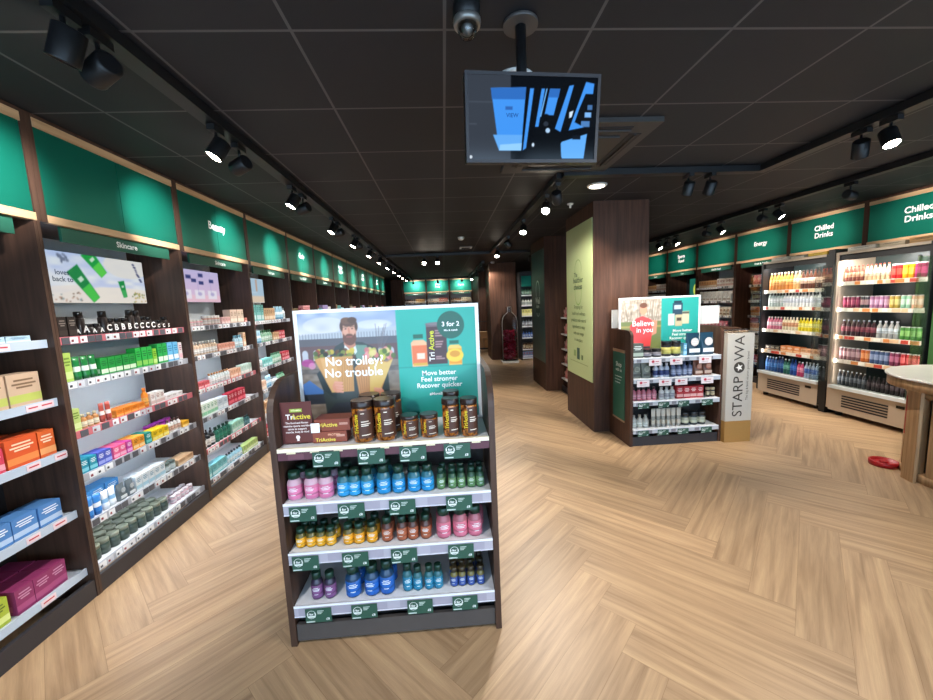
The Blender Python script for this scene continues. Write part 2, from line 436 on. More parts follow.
        for q in (.52,.6,.68): lb.face([(-w*.2,y-.001,h*q),(w*.2,y-.001,h*q),(w*.2,y-.001,h*(q+.03)),(-w*.2,y-.001,h*(q+.03))], c3)
        P.append(('label_print', lb))
    if parts and len(P) > 1:
        res = [(n_, b_.data(n_)) for n_, b_ in P]
    else:
        a = MB()
        for _, b_ in P:
            o = len(a.v); a.v += b_.v; a.f += [tuple(o+i for i in f) for f in b_.f]; a.c += b_.c; a.m += b_.m; a.s += b_.s
        res = [(kind, a.data(kind))]
    _pro[key] = res
    return res
PRE = ['']
NAME = {'amber_jar': 'supplement_jar', 'carton': 'carton', 'pouch': 'pouch'}
def put(kind, w, d, h, cs, loc, rz, label, group, parts=False, name=None, cat=None):
    pr = proto(kind, round(w, 3), round(d, 3), round(h, 3), tuple(cs), parts)
    nm = name or (PRE[0]+kind if kind == 'carton' and PRE[0] else NAME.get(kind, kind))
    ct = cat or nm.split('_')[-1]
    if len(pr) == 1:
        o = link(nm, pr[0][1], None, loc, rz); return tag(o, label, ct, group)
    e_ = empty(nm, label, ct, loc, rz, group)
    for n_, me in pr: link(n_, me, e_)
    return e_
class Frame:
    def __init__(s, org, rz, wmax=1.05): s.wmax = wmax; s.o = Vector(org); s.rz = rz; s.M = Matrix.Rotation(rz, 4, 'Z')
    def w(s, x, y, z): return s.o + s.M @ Vector((x, y, z))
# spec: (kind, desc, colours, w, d, h, count[, rows[, gap[, y-offset]]])
def fill(fr, z, x0, specs, place, parts=False, y0=None, tag_group=None, name=None):
    x = x0
    if y0 is None: y0 = .012 if fr.rz > 1 else .035
    for sp_ in specs:
        if sp_[0] == 'gap': x += sp_[1]; continue
        kind, desc, cs, w, d, h, n = sp_[:7]
        rows = sp_[7] if len(sp_) > 7 else 1
        gap = sp_[8] if len(sp_) > 8 else .006
        n = min(n, int((fr.wmax-x+gap)/(w+gap)))
        if n < 1: continue
        for r_ in range(rows):
            row = None if rows == 1 else ('front-row', 'second-row', 'third-row')[r_]
            for i in range(n):
                put(kind, w, d, h, cs, fr.w(x+w/2+i*(w+gap), y0+r_*(d+.012)+random.uniform(0, .006), z+.0012), fr.rz+random.uniform(-.02, .02),
                    which(i, n, desc, place, row), f'{plural(desc)} {place}' if n*rows > 1 else None, parts, name)
        x += n*(w+gap)+.004
    return x

# ------------------------------------------------------------------ the room
CEIL = 2.69
Y0, Y1 = -2.2, 16.6
XL, XR = -2.56, 5.98
slab('ceiling', XL, XR, Y0, Y1, CEIL, CEIL+.1, 'ceiling_tiles'); struct(bpy.data.objects['ceiling'])
struct(slab('wall_left', XL-.1, XL, Y0, Y1, 0, CEIL, 'wall_paint'))
struct(slab('wall_right', XR, XR+.1, Y0, Y1, 0, CEIL, 'wall_paint'))
struct(slab('wall_back', XL, XR, Y1, Y1+.1, 0, CEIL, 'wall_paint'))
# shop front behind the viewpoint: dark piers and header, open to daylight
struct(slab('wall_front', XL, XR, Y0-.1, Y0, 2.45, CEIL, 'wall_paint'))
for i, x in enumerate((XL, -.6, 1.6, 3.8, XR-.25)):
    struct(slab('trim_%d' % (i+1), x, x+.14, Y0-.1, Y0, 0, 2.45, 'black_metal'))
# floor: herringbone planks
def make_floor():
    W = .195; n = 6; L = n*W; ca = math.sqrt(.5)
    b = MB('oak_planks'); uvs = []
    bpolys = []
    X0 = .04
    def rot(x, y): return (X0+(x-y)*ca*W, (x+y)*ca*W)
    R = 75
    def clip(poly):
        for ax, lim, sg in ((0,XL,1),(0,XR,-1),(1,Y0,1),(1,Y1,-1)):
            out = []
            for i in range(len(poly)):
                p, q = poly[i], poly[(i+1) % len(poly)]
                dp, dq = sg*(p[0][ax]-lim), sg*(q[0][ax]-lim)
                if dp >= 0: out.append(p)
                if (dp >= 0) != (dq >= 0):
                    t = dp/(dp-dq)
                    out.append((tuple(p[0][k]+(q[0][k]-p[0][k])*t for k in (0,1)), tuple(p[1][k]+(q[1][k]-p[1][k])*t for k in (0,1))))
            poly = out
            if len(poly) < 3: return []
        return poly
    rnd = random.Random(3)
    V = []; F = []; U = []; CO = []
    def plank(x, y, w, h, vert):
        g = .004
        xs = (x+g, x+w-g); ys = (y+g, y+h-g)
        cs_ = [(xs[0],ys[0]),(xs[1],ys[0]),(xs[1],ys[1]),(xs[0],ys[1])]
        pl = []
        for cx, cy in cs_:
            u, v = ((cy-y), (cx-x)) if vert else ((cx-x), (cy-y))
            pl.append((rot(cx, cy), (u*W, v*W)))
        pl = clip(pl)
        if len(pl) < 3: return
        base = len(V)
        for p, t in pl: V.append((p[0], p[1], 0.)); U.append(t)
        F.append(tuple(range(base, base+len(pl))))
        CO.append((rnd.random(), rnd.random(), rnd.random(), 1))
    for yy in range(-20, 120):
        for j in range(-12, 12):
            x = yy+2*n*j
            c = rot(x+n/2, yy+.5)
            if XL-1 < c[0] < XR+1 and Y0-1 < c[1] < Y1+1: plank(x, yy, n, 1, False)
    for xx in range(-60, 120):
        for j in range(-12, 12):
            y = xx-2*n-2*n*j+1
            c = rot(xx+.5, y+n/2)
            if XL-1 < c[0] < XR+1 and Y0-1 < c[1] < Y1+1: plank(xx, y, 1, n, True)
    nb = len(V)
    V += [(XL,Y0,-.0008),(XR,Y0,-.0008),(XR,Y1,-.0008),(XL,Y1,-.0008),(XL,Y0,-.1),(XR,Y0,-.1),(XR,Y1,-.1),(XL,Y1,-.1)]
    base = [(0,1,2,3),(7,6,5,4),(0,4,5,1),(1,5,6,2),(2,6,7,3),(3,7,4,0)]
    me = bpy.data.meshes.new('floor')
    me.from_pydata(V, [], F+[tuple(nb+i for i in f) for f in base])
    simple('floor_seam', '8a6c4e', .6)
    me.materials.append(MATS['oak_planks']); me.materials.append(MATS['floor_seam'])
    me.polygons.foreach_set('material_index', [0]*len(F)+[1]*6)
    uvl = me.uv_layers.new(name='UVMap'); arr = []; ca_ = []
    for f, c in zip(F, CO):
        for i in f: arr.extend(U[i]); ca_.extend(c)
    arr.extend([0.]*48); ca_.extend([.5,.5,.5,1]*24)
    uvl.data.foreach_set('uv', arr)
    at = me.color_attributes.new('Col', 'FLOAT_COLOR', 'CORNER'); at.data.foreach_set('color', ca_)
    me.update(); return struct(link('floor', me))
make_floor()
def pillar(n, x0, x1, y0, y1):
    o = MB('walnut_red').box(x0, x1, y0, y1, 0, CEIL).build('wall_pillar'); struct(o); return o
pillar(1, 1.735, 2.385, 4.362, 5.34); pillar(2, 1.755, 2.62, 6.58, 7.58)
pillar(3, 1.29, 2.02, 10.62, 11.6)
struct(slab('wall_end_left', -2.1, -1.66, 15.75, 16.2, 0, CEIL, 'walnut_red'))
struct(slab('wall_side', 1.22, 1.9, 13.2, 16.3, 0, CEIL, 'walnut_red'))

# ------------------------------------------------------------------ wall shelving bays
SH = [1.505, 1.25, .962, .705, .42, .145]
def price_strip(width, seed, style):
    rnd = random.Random(seed); b = MB('paper')
    base = {'grey': 'a9adb6', 'red': 'c87078', 'near': 'b9c6d4', 'warm': 'e0d8cc', 'orange': 'd9924e'}[style]
    z0, z1 = -.036, .008
    b.prism([(0,z0),(width,z0),(width,z1),(0,z1)], -.012, -.002, base)
    x = rnd.uniform(.02, .08)
    while x < width-.06:
        w = rnd.uniform(.042, .05)
        if style == 'near':
            if rnd.random() < .25:
                b.box(x, x+w*1.5, -.0145, -.012, z0+.006, z1-.006, 'e9d3d6')
                b.face([(x+.01,-.015,z0+.02),(x+w*1.3,-.015,z0+.02),(x+w*1.3,-.015,z0+.027),(x+.01,-.015,z0+.027)], 'c03040')
            x += w*1.5
        else:
            t = rnd.random()
            col = 'eceef0' if t < .5 else '55575e' if t < .85 else 'c9cdd4'
            b.box(x, x+w, -.0145, -.012, z0+.003, z1-.004, col)
            if col != '55575e':
                b.face([(x+.006,-.015,z0+.012),(x+w*.45,-.015,z0+.012),(x+w*.45,-.015,z0+.026),(x+.006,-.015,z0+.026)], '8a3038' if rnd.random() < .4 else '404048')
            x += w+rnd.uniform(.002, .03)
    return b
_shelf = {}
def bay(org, rz, label, width=1.085, depth=.42, shelves=SH, fascia=True, split=True, head='', sub='', back='back_white', style='grey', side='walnut', fz=(2.13, 2.665), shelf_mat='shelf_white', group=None, sf=0., fill_strips=False, reds=(), off=0., first=False):
    e_ = empty('shelving_bay', label, 'shelving', org, rz, group)
    t = .03
    fz0, fz1 = fz
    if off:
        b = MB(side).box(-off, .016-off, 0, depth, 0, fz0); b.box(.0, t, 0, .035, fz0, CEIL-.005); b.build('side_panel', e_)
        b = MB(side).box(width-.016-off, width-.0015-off, 0, depth, 0, fz0); b.box(width-t, width-.0015, 0, .035, fz0, CEIL-.005); b.build('side_panel', e_)
        xa, xb = .017-off, width-.017-off
    else:
        slab('side_panel', 0, t, 0, depth, 0, CEIL-.005, side, e_); slab('side_panel', width-t, width-.0015, 0, depth, 0, CEIL-.005, side, e_)
        xa, xb = t+.001, width-t-.001
    slab('back_panel', xa, xb, depth-.02, depth, 0, fz0-.001, back, e_)
    slab('plinth', xa, xb, .004, .03, 0, .105, 'plinth_dark', e_)
    for i, z in enumerate(shelves):
        k = ('s', round(width, 3), depth, shelf_mat, sf, off)
        if k not in _shelf: _shelf[k] = MB(shelf_mat).box(xa+.001, xb-.001, sf, depth-.021, -.022, 0).data('shelf')
        s_ = link('shelf', _shelf[k], e_, (0, 0, z))
        sd = (i+int(abs(org[1])*10)) % 4
        k = ('p', round(width, 3), style, sd, i in reds, off)
        if k not in _shelf: _shelf[k] = price_strip(xb-xa-.004, sd+5, style if i not in reds else 'red').data('price_strip')
        link('price_strip', _shelf[k], s_, (xa+.002, sf, 0))
        if fill_strips and i: slab('added_fill_strip', xa+.02, xb-.02, sf+.02, sf+.03, -.03, -.0225, 'fill_strip_glow', s_)  # added glowing strips, there to brighten the back panels
    if fascia:
        tr = 'pale_trim_x'
        slab('top_rail', t, width-t, -.002, .03, fz1, CEIL-.005, side, e_)
        slab('light_trim', t, width-t, -.004, .03, fz1-.045, fz1, tr, e_)
        slab('light_trim', t, width-t, -.004, .03, fz0, fz0+.04, tr, e_)
        if split:
            m_ = width/2
            slab('fascia_panel', t+.004, m_-.002, .004, .022, fz0+.04, fz1-.045, 'fascia_green', e_)
            slab('fascia_panel', m_+.002, width-t-.004, .004, .022, fz0+.04, fz1-.045, 'fascia_green', e_)
        else:
            slab('fascia_panel', t+.004, width-t-.004, .004, .022, fz0+.04, fz1-.045, 'fascia_green', e_)
        if head:
            ls = head.split('\n'); b = MB('paper')
            for i, l in enumerate(ls): b.text(l, .098, width/2, .002, (fz0+fz1)/2+.02+((len(ls)-1)/2-i)*.1, 'f6f8f6', .022)
            b.build('lettering', e_)
        slab('soffit', t, width-t, .03, depth-.02, fz0, fz0+.02, side, e_)
    if sub:
        b = MB('sign_green').box(.115, width-.125, .02, .035, fz0-.085, fz0-.003)
        b.mat = 'paper'; b.text(sub, .05, width/2+.02, .019, fz0-.045, 'f2f5f2', .025); b.build('header_sign', e_)
    return e_
LX = -2.1
PITCH = 1.085
LY = [2.215+PITCH*k for k in range(-1, 13)]
HEAD = {2: 'Beauty', 4: 'Body', 6: 'Herbal\nHealth', 8: 'Heart\nHealth', 10: 'Joint\nHealth', 11: ''}
SUB = {0: 'Haircare', 1: 'Skincare', 2: 'Skincare', 3: 'Haircare', 4: 'Bath & Body', 5: 'Oral Care', 6: 'Herbal', 7: 'Omega', 8: 'Joints', 9: 'Sleep', 10: 'Immunity', 11: 'Energy'}
BN = {0: 'cut-off near bay', 1: 'Skincare bay', 2: 'Beauty bay', 3: 'third left bay', 4: 'Body bay', 5: 'bay after Body', 6: 'Herbal Health bay', 7: 'bay after Herbal Health', 8: 'Heart Health bay', 9: 'bay after Heart Health', 10: 'Joint Health bay', 11: 'corner bay'}
LAB = {0: 'dark-backed walnut wall bay with grey-edged shelves, cut off by the picture edge',
 1: 'walnut wall bay with Skincare header sign and green tube advert above dark serums',
 2: 'walnut wall bay under green panels lettered Beauty, beyond the Skincare bay',
 3: 'walnut wall bay with unlettered green panels between the Beauty and Body panels',
 4: 'walnut wall bay under green panels lettered Body',
 5: 'walnut wall bay with plain green panels just past the Body panels',
 6: 'walnut wall bay under green panels lettered Herbal Health',
 7: 'plain-headed walnut wall bay between Herbal Health and Heart Health panels',
 8: 'walnut wall bay under green panels lettered Heart Health',
 9: 'plain-headed walnut wall bay between Heart Health and Joint Health panels',
 10: 'walnut wall bay under green panels lettered Joint Health',
 11: 'last plain-headed walnut bay of the left wall, against the far corner'}
FR = {}
for k in range(0, 12):
    org = (LX, LY[k], 0)
    FR[k] = Frame((LX-.045, LY[k]-.045, 0), PI/2, 1.07)
    if k == 0:
        bay(org, PI/2, LAB[k], PITCH, back='back_black', style='near', shelf_mat='shelf_grey', sub=SUB[0], off=.03, sf=.045, shelves=[1.50, 1.18, .885, .53, .175])
    else:
        bay(org, PI/2, LAB[k], PITCH, head=HEAD.get(k, ''), sub=SUB[k], fill_strips=k < 4, off=.03, sf=.045, reds=(0, 2) if k == 1 else (2, 4) if k == 2 else ())

# ---- products on the near bay (large cartons)
def P_(k, i): return f'on the {BN[k]}\'s {("top","second","third","fourth","fifth","bottom")[i]} shelf'
def P0(i): return 'on near bay\'s %s shelf' % ('top','second','third','fourth','bottom')[i]
f0 = FR[0]
Z0 = [1.50, 1.18, .885, .53, .175]
fill(f0, Z0[0], .36, [('carton','pale blue box',('a9c6dc','dbe8f0','5a7c98'),.1,.12,.06,3),('carton','low pale blue box',('b4cede','e4eef4','5a7c98'),.11,.12,.035,3)], P0(0))
fill(f0, Z0[1], .41, [('carton','beige and lime carton',('c9ab90','b8c060','7a6048'),.15,.1,.165,4,1,.008)], P0(1))
fill(f0, Z0[2], .395, [('carton','pink carton',('d04058','e8a0a8','f8e0e0'),.1,.12,.12,4),('carton','orange carton',('d9582a','e88848','f8d8b8'),.145,.12,.145,1,2),('carton','orange slim carton',('e0662e','f0a468','f8dcc0'),.08,.13,.14,1)], P0(2))
fill(f0, Z0[3], .35, [('carton','orange flat box',('d8582c','f0b080','f8dcc0'),.1,.13,.1,3),('carton','blue carton',('4f84c0','b8cce4','e8f0f8'),.115,.12,.11,4,1,.006)], P0(3))
fill(f0, Z0[4], .30, [('carton','lime green carton',('a8b83c','dce48c','5a6a20'),.1,.14,.13,4),('gap',.02),('carton','magenta carton',('8c3060','a84c78','c890ac'),.082,.14,.125,5,2,.003)], P0(4))

PRE[0] = 'skincare_'
# ---- Skincare bay
f1 = FR[1]
def Q(k, i): return P_(k, i)
A = .088
x = fill(f1, SH[0], A+.01, [('carton','black serum carton',('2a211e','3a302c','8a8078'),.05,.05,.12,2,2),('gap',.02)], Q(1,0), True)
for j, (ch, hh) in enumerate([('A',.07),('A',.125),('A',.06),('A',.06),('C',.125),('B',.085),('B',.085),('B',.085),('C',.13),('C',.125),('C',.09),('C',.085),('C',.06),('C',.06),('S',.08)]):
    xx = .235+j*.054
    e_ = empty('serum_jar', '', 'jar', f1.w(xx, .05, SH[0]+.0012), f1.rz, 'letter-marked dark serums on the Skincare bay\'s top shelf')
    e_['label'] = f'{ORD[j+1]} dark serum jar along Skincare bay\'s top shelf, marked with a white {ch}'
    w = .05; hh *= 1.2
    MB('plastic').lathe([(w*.48,0),(w*.5,.004),(w*.5,hh*.7),(w*.4,hh*.76)], '2a1f1b', cy=w/2).build('body', e_)
    MB('plastic').lathe([(w*.42,hh*.74),(w*.42,hh*.97),(w*.38,hh)], '171312', cy=w/2).build('lid', e_)
    MB('paper').text(ch, .055 if hh > .1 else .036, 0, -.012, .04 if hh > .1 else .03, 'f4f2ee', .03).build('lettering', e_)
fill(f1, SH[1], A, [('carton','lime angled pack',('a8c860','c8dc90','6a8a30'),.05,.12,.17,1),('gap',.01),
  ('tube','dark green tube',('1d7a3c','e4f0e4','155a2c'),.045,.04,.14,3),('carton','bright green carton',('209a40','d8f0d0','107030'),.05,.06,.11,5),
  ('carton','vivid green carton',('2bb04a','8ad060','0f7030'),.045,.06,.14,3),('carton','lime carton',('8cc83c','c8e88c','4c8020'),.035,.06,.12,1),('carton','tall green carton',('28a850','e0f4e0','107030'),.045,.06,.15,2),
  ('carton','sky blue carton',('6cb4dc','f0f6fa','3080b0'),.052,.06,.15,4),('carton','white and pink carton',('e8dcdc','f0c0c8','b06070'),.04,.06,.14,2)], Q(1,1))
fill(f1, SH[2], A, [('carton','lime slanted pack',('b4c878','d0e0a0','6a8a30'),.05,.1,.13,1),('bottle','amber mini bottle',('b07840','e8dcc0','d8c8a8'),.035,.035,.085,3),('tube','red-brown tube',('a8483c','f0e0d8','8a3028'),.036,.03,.12,2),('gap',.01),
  ('carton','orange flat carton',('e88828','f4b060','c05c10'),.055,.08,.05,4),('bottle','orange tall bottle',('e8841c','f4b050','e07814'),.04,.04,.14,1),
  ('carton','white lotion carton',('e6e2de','d0b8b0','a07868'),.042,.06,.09,3),('carton','white flat box',('e8e6e4','d8d4d0','9a9088'),.06,.08,.04,3),('carton','pale pink carton',('e8b4bc','f4d8dc','c07884'),.05,.07,.11,3)], Q(1,2))
fill(f1, SH[3], A, [('carton','teal blue carton',('1c90a8','7cc8d4','e0f0f4'),.048,.09,.085,2),('carton','blue violet carton',('4858b8','98a0dc','e8e8f8'),.046,.09,.085,2),('carton','pink striped carton',('e85c8c','f4b0c8','f8e4ec'),.046,.1,.08,2),
  ('carton','magenta striped carton',('c8409c','e8a0d0','f8e4f4'),.04,.1,.08,1),('carton','amber orange carton',('f0a030','f8d090','8a5010'),.048,.1,.08,2),('carton','teal carton',('128c84','6cc4bc','e0f4f0'),.05,.1,.08,1),
  ('carton','yellow carton',('f0c818','f8e480','8a7010'),.05,.08,.075,3),('bottle','white capped vial',('e8e4dc','d0a890','5a3c30'),.03,.03,.1,4),('carton','golden flat box',('f0b430','f8d888','b07c10'),.075,.08,.045,3)], Q(1,3))
fill(f1, SH[3], .77, [('tub','magenta domed pot',('b83cb0','d878d0','a030a0'),.05,.05,.075,5,1,.004)], Q(1,3), y0=.14)
fill(f1, SH[4], A, [('tube','blue and white tube',('3a84d0','f0f4f8','2868b0'),.048,.04,.13,2),('tube','white tube',('eef0f2','88b8dc','d8dce0'),.046,.04,.12,2),('pouch','grey zipped pouch',('6a7478','a8b0b4','e0e4e4'),.06,.04,.11,2),
  ('carton','white wipes carton',('e0e6e8','a8ccd8','6c98ac'),.05,.08,.1,5),('jar','grey lidded jar',('8a9a94','d4dcd8','5c6a64'),.055,.055,.07,2),('carton','wooden brush box',('d8b088','e8c8a4','a87c50'),.09,.1,.05,2)], Q(1,4))
fill(f1, SH[4], .17, [('carton','sky blue flat box',('4c9cdc','88c4f0','e8f4fc'),.1,.1,.1,3)], Q(1,4), y0=.16)
fill(f1, SH[5], A+.005, [('jar','dark green jar',('34463e','46564c','868c7a'),.068,.068,.092,9,3,.004)], Q(1,5), True, y0=.03)
fill(f1, SH[5], A+.005+9*.073+.03, [('jar','pink and white jar',('d8a8b4','f0e0e4','e8dce0'),.045,.045,.06,5,2,.004)], Q(1,5), y0=.03)

PRE[0] = 'beauty_'
# ---- Beauty bay
f2 = FR[2]
fill(f2, SH[0], A, [('jar','pink lidded jar',('e0a0a4','f4e0dc','f0ece4'),.04,.04,.06,5,2),('gap',.01),('jar','white-topped pot',('c89888','f0e4dc','f4f0ec'),.045,.045,.09,5),('carton','rose carton',('e4b4b0','f4dcd8','b07870'),.045,.06,.07,3),('carton','champagne gift box',('d4bca8','e8dccc','8a6c58'),.06,.07,.14,4),('carton','coral flat box',('e08c80','f4ccc4','a84c40'),.05,.07,.05,1)], Q(2,0))
fill(f2, SH[1], A, [('bottle','copper-banded white bottle',('d8bca0','f0ece8','e8e8e4'),.038,.038,.12,9),('carton','salmon carton',('e4a490','f0d4cc','a05c48'),.042,.06,.07,6),('bottle','pale blue slim bottle',('b8dce8','e8f4f8','78b0c8'),.036,.036,.13,4),('carton','peach tall carton',('e8c0a0','f4e0cc','a87850'),.05,.05,.15,1)], Q(2,1))
fill(f2, SH[2], A, [('carton','cherry pink carton',('d86870','f4c0c4','a03038'),.035,.05,.055,5),('bottle','frosted white bottle',('dce4e4','f0f0ec','c89060'),.036,.036,.105,8),('carton','peach carton',('e4b494','f4dccc','a06c48'),.042,.06,.085,4),('carton','mint and white carton',('c8e0d8','f0f4f0','8ab0a0'),.05,.05,.1,5)], Q(2,2))
fill(f2, SH[3], A, [('carton','white and green carton',('dce8e0','8cc8a0','4a9068'),.05,.06,.12,5),('carton','pale grey wide box',('c8d4dc','e4ecf0','8098a8'),.08,.07,.11,2),('carton','crimson carton',('b82038','e86c7c','f8d0d4'),.048,.06,.12,6)], Q(2,3))
fill(f2, SH[4], A+.01, [('serum_bottle','black pump bottle',('1c1c20','e8e8e4','101014'),.06,.06,.16,3),('bottle','deep green bottle',('145c48','2c8468','0c3c30'),.055,.055,.14,4,1,.006),('carton','mint carton',('a0d4c0','d4ece4','5c9c88'),.05,.06,.1,4),('bottle','teal dark bottle',('2c5c60','6c9ca0','183c40'),.04,.04,.1,3)], Q(2,4))
fill(f2, SH[5], A, [('carton','turquoise wide carton',('78c0c8','c0e4e8','3c909c'),.075,.07,.11,4),('bottle','clear-blue toner bottle',('a8d8e8','e4f4f8','2c3c48'),.042,.042,.11,6),('carton','lime and white carton',('b8d080','e8f0d0','78985c'),.045,.06,.08,6)], Q(2,5))

PRE[0] = 'toiletry_'
# ---- remaining left bays: mixed rows
PAL = {
 3: [('tan carton',('d8b088','f0dcc4','8a6040')),('pale peach carton',('e8c8b0','f4e8dc','b08870')),('seafoam bottle',('58b0a0','c8e8e0','207868')),('white bottle',('eceeee','c8d8dc','8898a0')),('powder blue tube',('a4d0e4','f0f4f8','5c98b8')),('ruby carton',('b83040','e8a0a8','f8e0e0')),('aqua carton',('8cd4d0','d4f0f0','3c9c98')),('sage bottle',('90c0a0','e0f0e4','4c8860'))],
 4: [('blush carton',('e8a8a8','f8e0e0','b06068')),('cream jar',('e8dcc4','f8f0e4','b09870')),('coral tube',('e47868','f4c4bc','b04838')),('ivory bottle',('ece8dc','d0c8b0','908460')),('rose bottle',('d88898','f0d0d8','a04c60'))],
 5: [('mint bottle',('98d8c0','e0f4ec','4c9c80')),('white carton',('eceae6','c0ccd4','788894')),('red-lidded jar',('e8dcd4','f4ece8','b83838')),('aqua tube',('78c8d0','e0f4f4','388c98')),('lilac carton',('b8a8d8','e4dcf0','7864a0'))],
}
KIND = {'carton': ('carton',.055,.065), 'bottle': ('bottle',.048,.048), 'tube': ('tube',.045,.035), 'jar': ('jar',.055,.055)}
for k in range(3, 12):
    pal = PAL.get(k, PAL[3+(k % 3)]); rnd = random.Random(k*11)
    for i in range(6):
        if k > 7 and i > 1: continue
        order = pal[:]; rnd.shuffle(order); x = A; specs = []
        nn = 4 if k <= 5 else 3
        for desc, cs in order[:nn]:
            kd, w, d = KIND[desc.split()[-1]]
            n = rnd.choice((3, 4, 5)) if k < 6 else 4
            h = rnd.uniform(.09, .15) if i else rnd.uniform(.13, .2)
            if k >= 6: w = .06
            if x+n*(w+.006) > 1.02: n = int((1.02-x)/(w+.006))
            if n < 1: break
            specs.append((kd, desc, cs, w, d, round(h, 2), n)); x += n*(w+.006)+.004
        fill(FR[k], SH[i], A, specs, Q(k, i))

A = .04
# adverts in the bay heads: backlit picture boards
def picture_panel(fr, x, y, z, w, h, cv, label, mat='lightbox', tilt=0., name='advert_panel'):
    e_ = empty(name, label, 'advert panel', fr.w(x, y, z), fr.rz)
    slab('panel_back', 0, w, .001, .03, 0, h, 'white_plastic', e_)
    link('printed_picture', cv.data('printed_picture', mat), e_, (0, -.0005, 0))
    return e_
cv = Canvas(.985, .315, 170)
cv.rect(-1,-1,2,2,'c4d4ee')
cv.I += (cv.V[...,None]*np.array([34,20,2]))
cv.I[..., 0] += 20*cv.mottle(1, 1); cv.I[..., 1] += 16*cv.mottle(1, 1)
cv.ell(.85,.15,.2,.28,'e4e2dc',.9); cv.ell(.75,1.0,.5,.35,'f0e8dc',.9); cv.poly([(0,.75),(.5,.62),(.55,1),(0,1)],'ece4dc',.8)
def tubeimg(cx, cy, L, W_, ang, c1, c2):
    ca, sa = math.cos(ang), math.sin(ang)
    def T(a, b_): return (cx+(a*ca-b_*sa), cy+(a*sa+b_*ca)/cv.asp)
    cv.poly([T(-L/2,-W_*.4),T(-L/2,W_*.4),T(L/2,W_*.62),T(L/2,-W_*.62)], c1)
    cv.poly([T(-L/2,-W_*.36),T(-L/2,W_*.36),T(-L*.05,W_*.45),T(-L*.05,-W_*.45)], c2)
    cv.poly([T(L*.1,-W_*.2),T(L*.1,W_*.25),T(L*.22,W_*.25),T(L*.22,-W_*.2)], 'e4f4e4', .85)
tubeimg(.485,.62,.25,.08,-2.2,'188848','48c850'); tubeimg(.585,.16,.19,.08,-2.25,'20a048','58d050'); tubeimg(.79,.68,.12,.045,-1.75,'189048','40b060')
for q in range(26):
    a_ = random.random()*6.28; r_ = random.uniform(.0, .05); cv.ell(.36+r_*math.cos(a_), .14+r_*2*math.sin(a_), .006,.03,'6c7890',.8)
for q in range(16): cv.ell(.93+.004*q-.02, .18+.03*q-.12+random.uniform(-.03,.03), .01,.018,'38406c',.8)
for q in range(26): cv.ell(random.uniform(.25,.45), random.uniform(.78,.98), .006,.014, random.choice(['6c5848','b8907c','8098a0']),.8)
for q in range(26): cv.ell(random.uniform(.86,.99), random.uniform(.75,.98), .007,.02, random.choice(['98a050','c8a860','788858']),.8)
p = picture_panel(f1, .032, .2, 1.715, .985, .315, cv, 'lit advert board with green tubes on pale blue, above the dark serum jars')
b = MB('paper'); b.text('loves\nback to', .044, .335, -.003, .165, '20405c', .012); b.build('lettering', p)
cv = Canvas(.91, .3, 110); cv.rect(-1,-1,2,2,'c4bce4'); cv.I += cv.V[...,None]*np.array([30,6,-6]); cv.rect(0,.78,1,1,'ecc4d4'); cv.rect(0,.0,.06,1,'d4d0ec',.5)
for q in range(4):
    cv.rect(.12+.22*q,.62,.28+.22*q,.9,'ece8f4'); cv.ell(.2+.22*q,.74,.035,.06,'b8b0d8'); cv.line(.18+.22*q,.2,.18+.22*q,.7,.004,'b0a8d8')
for q, (a_, b_) in enumerate([(.2,.2),(.48,.22),(.56,.32),(.68,.14),(.68,.38),(.86,.3)]): cv.rect(a_-.04,b_-.05,a_+.04,b_+.06,'303c78')
picture_panel(f2, .032, .2, 1.73, .91, .3, cv, 'lilac advert board with navy squares at the head of the Beauty bay')
cv = Canvas(.82, .3, 80); cv.rect(-1,-1,2,2,'b0cce0'); cv.rect(0,.72,1,1,'e4d0b8')
for q in range(9): cv.rect(random.random()*.9, random.random()*.6, random.random()*.9+.1, random.random()*.6+.1, random.choice(['384c6c','e4ecf0','78a8b8','c88c64']), .6)
picture_panel(FR[3], .032, .2, 1.73, .82, .3, cv, 'small pale blue advert board with bottles in the unlettered third bay')
cvp = Canvas(.8, .42, 50); cvp.rect(-1,-1,2,2,'cfa98c'); cvp.ell(.3,.7,.25,.4,'e09ca4'); cvp.ell(.7,.5,.2,.3,'c07c58')
picture_panel(FR[4], .05, .29, 1.62, .8, .42, cvp, 'peach and pink advert board at the head of the Body bay')
cvp = Canvas(.3, .36, 50); cvp.rect(-1,-1,2,2,'d88c8c'); cvp.ell(.5,.6,.3,.4,'f0c4c0')
picture_panel(FR[5], .05, .30, 1.65, .3, .36, cvp, 'narrow rose advert board in the bay past the Body panels')
cvp = Canvas(.7, .36, 50); cvp.rect(-1,-1,2,2,'e4d4dc')
for q in range(8): cvp.ell(random.random(), random.random(), .12,.15, random.choice(['d88ca8','f0eef0','c8a0b8']))
picture_panel(FR[6], .05, .30, 1.65, .7, .36, cvp, 'pink floral advert board in the Herbal Health bay')

